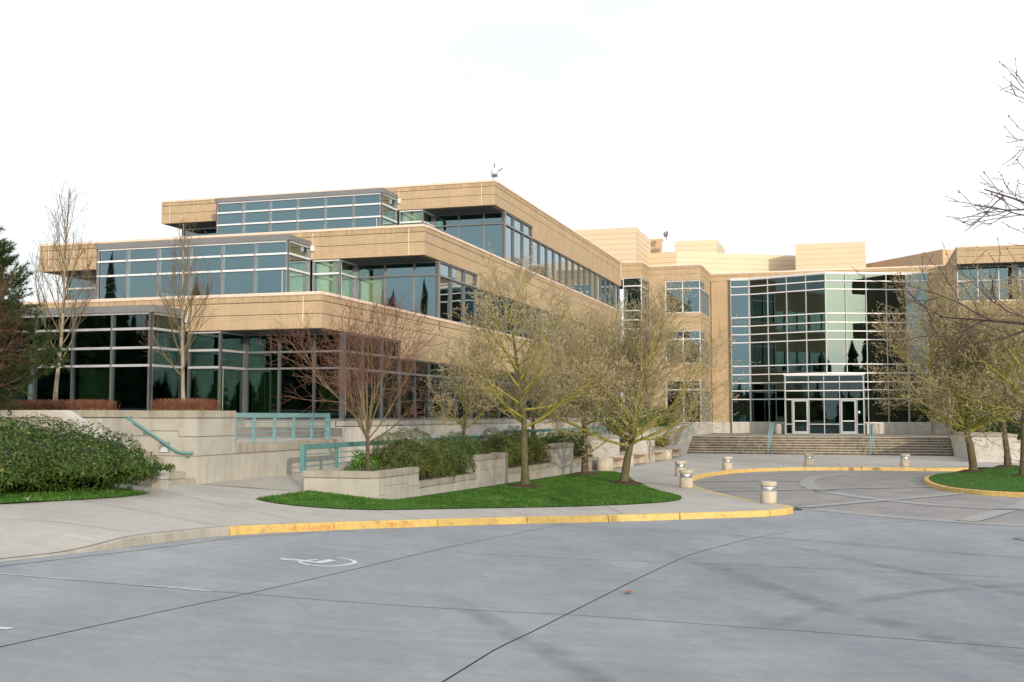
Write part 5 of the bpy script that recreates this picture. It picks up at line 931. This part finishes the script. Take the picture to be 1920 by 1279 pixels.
shrub('pot_shrub', 'small rusty green shrub behind the last bench', [(wq(-10.45, 62.6, .8), (.5, .5, .38))], 900, .1, 'hedgegreen', seed=42, mat2='barberry', frac2=.4)
shrub('leafy_shrub', 'dark green shrub behind the white block wall at right', [(wq(6.8, 72, 1.5), (1.6, 2.6, 1.7)), (wq(9.5, 69, 1.2), (2.2, 1.8, 1.5)), (wq(13, 68, 1.1), (2.2, 1.8, 1.2))], 8000, .13, 'shrub_dk', seed=43, mat2='bright', frac2=.3)
def twig_hedge(label, p0, p1, q0, q1, z0, h, n, seed):
    rg = np.random.default_rng(seed); a = W((p0+p1)/2, (q0+q1)/2); r = thing('clipped_hedge', label, 'hedge', (p0+p1)/2, (q0+q1)/2, z0); o3 = org(r); G_ = []
    for _ in range(n):
        p = np.array([rg.uniform(p0, p1)-o3[0], rg.uniform(q0, q1)-o3[1], 0]); e = p+np.array([rg.normal(0, .06), rg.normal(0, .06), h*rg.uniform(.6, 1.15)]); mid = (p+e)/2+rg.normal(0, .015, 3); G_.append((np.array([p, mid, e]), np.array([.006, .005, .0035])))
    V, F = tubes(G_, 3); mesh_np('twigs', V, F, 'barberry', r); m = int(n*2.0); P = np.c_[rg.uniform(p0, p1, m)-o3[0], rg.uniform(q0, q1, m)-o3[1], rg.uniform(.1, 1.0, m)**.8*h*rg.uniform(.75, 1.1, m)]; V, F = leaves(rg, P, rg.normal(0, 1, (m, 3)), .035, 1.8); mesh_np('foliage', V, F, 'barberry', r)
    P = np.c_[rg.uniform(p0-.04, p1+.04, m//4)-o3[0], rg.uniform(q0-.05, q1, m//4)-o3[1], rg.uniform(0, .3, m//4)*h]; V, F = leaves(rg, P, rg.normal(0, 1, (m//4, 3)), .05, 1.8); mesh_np('low_leaves', V, F, 'hedgegreen', r)
twig_hedge('clipped brown hedge round the white trunk in the square planter', -15.85, -14.62, 22.72, 23.8, 2.36, .31, 1500, 51)
twig_hedge('clipped reddish hedge round the upright tree in the long planter', -21.6, -18.6, 24.3, 25.3, 2.38, .31, 2600, 52)
# pine at the left edge
def pine(seed, Ht, R0):
    rg = np.random.default_rng(seed); G_ = [(np.array([[0, 0, 0], [.05, 0, Ht*.5], [0, .03, Ht]]), np.array([.13, .08, .02]))]; P, D = [], []
    for i in range(90):
        f = (i+rg.uniform(0, 1))/90; z = Ht*(.06+.92*f); az = i*2.4+rg.normal(0, .2); L = R0*(1-f)**.75*rg.uniform(.75, 1.15)+.15; up = .25+.5*f
        b = walk(rg, np.array([0, 0, z]), np.array([math.cos(az), math.sin(az), up]), L, 5, .07, .06); G_.append((b, .022*(1-np.linspace(0, 1, 6)*.8)))
        for _ in range(int(14*L+5)):
            t = rg.uniform(.2, 1)*5; k = min(int(t), 4); p = b[k]+(b[k+1]-b[k])*(t-k); d = tilt(rg, b[k+1]-b[k], math.radians(rg.normal(45, 15))); c = walk(rg, p, d, L*.22+.12, 2, .15, .08); G_.append((c, np.array([.008, .006, .004]))); 
            for s in np.linspace(.25, 1, 4): P.append(c[0]+(c[-1]-c[0])*s); D.append(c[-1]-c[0])
    P = np.array(P); D = np.array(D); D /= np.linalg.norm(D, axis=1, keepdims=True); m = 16; P = np.repeat(P, m, 0); D = np.repeat(D, m, 0)+rg.normal(0, .55, (len(P), 3)); D /= np.linalg.norm(D, axis=1, keepdims=True); n = len(P)
    S = np.cross(D, rg.normal(0, 1, (n, 3))); S /= np.linalg.norm(S, axis=1, keepdims=True); L = rg.uniform(.10, .19, (n, 1)); V = np.stack([P-S*.007, P+S*.007, P+D*L], 1).reshape(-1, 3); Vt, Ft = tubes([g for g in G_[1:]], 4); V0, F0 = tubes(G_[:1], 10)
    return [('trunk', V0, F0, 'bark_low', True), ('branches', Vt, Ft, 'bark_low', False), ('needles', V, np.arange(3*n).reshape(-1, 3), 'needle', False)]
place_tree('P', lambda: pine(61, 4.6, 1.75), 'pine_tree', 'dense dark green pine at the left edge of the picture', (-11.75, 24.2, 2.1), .3, 1.0)
# far wood behind the viewpoint, seen only as reflections in the windows
def wood(seed):
    rg = np.random.default_rng(seed); Vs, Fs, k = [], [], 0
    spots = [(rg.uniform(-125, -60), rg.uniform(-110, 5), 1.) for _ in range(190)]+[(rg.uniform(-80, 40), rg.uniform(-135, -100), .58) for _ in range(90)]+[(rg.uniform(52, 90), rg.uniform(-60, 60), .8) for _ in range(60)]
    for x, y, hs in spots:
        h = rg.uniform(11.5, 18)*hs; r = rg.uniform(2.4, 4.2); n = 9
        for L in range(7):
            z0 = h*(.08+.13*L); z1 = z0+h*.24; rr = r*(1-L/7.4); a = np.arange(n*2)/(n*2)*6.283+rg.uniform(0, 6); q = rr*np.where(np.arange(n*2) % 2, .6, 1.)*rg.uniform(.8, 1.15, n*2)
            V = np.c_[x+np.cos(a)*q, y+np.sin(a)*q, z0+rg.uniform(-.3, .3, n*2)]; V = np.r_[V, [[x, y, z1]]]; Fs.append(np.array([(i, (i+1) % (2*n), 2*n) for i in range(2*n)])+k); Vs.append(V); k += len(V)
    o = mesh_np('conifer_wood', np.concatenate(Vs), np.concatenate(Fs), 'needle_dk'); o['kind'] = 'stuff'; o['label'] = 'distant belt of dark conifers mirrored in the windows'; o['category'] = 'wood'
wood(71)
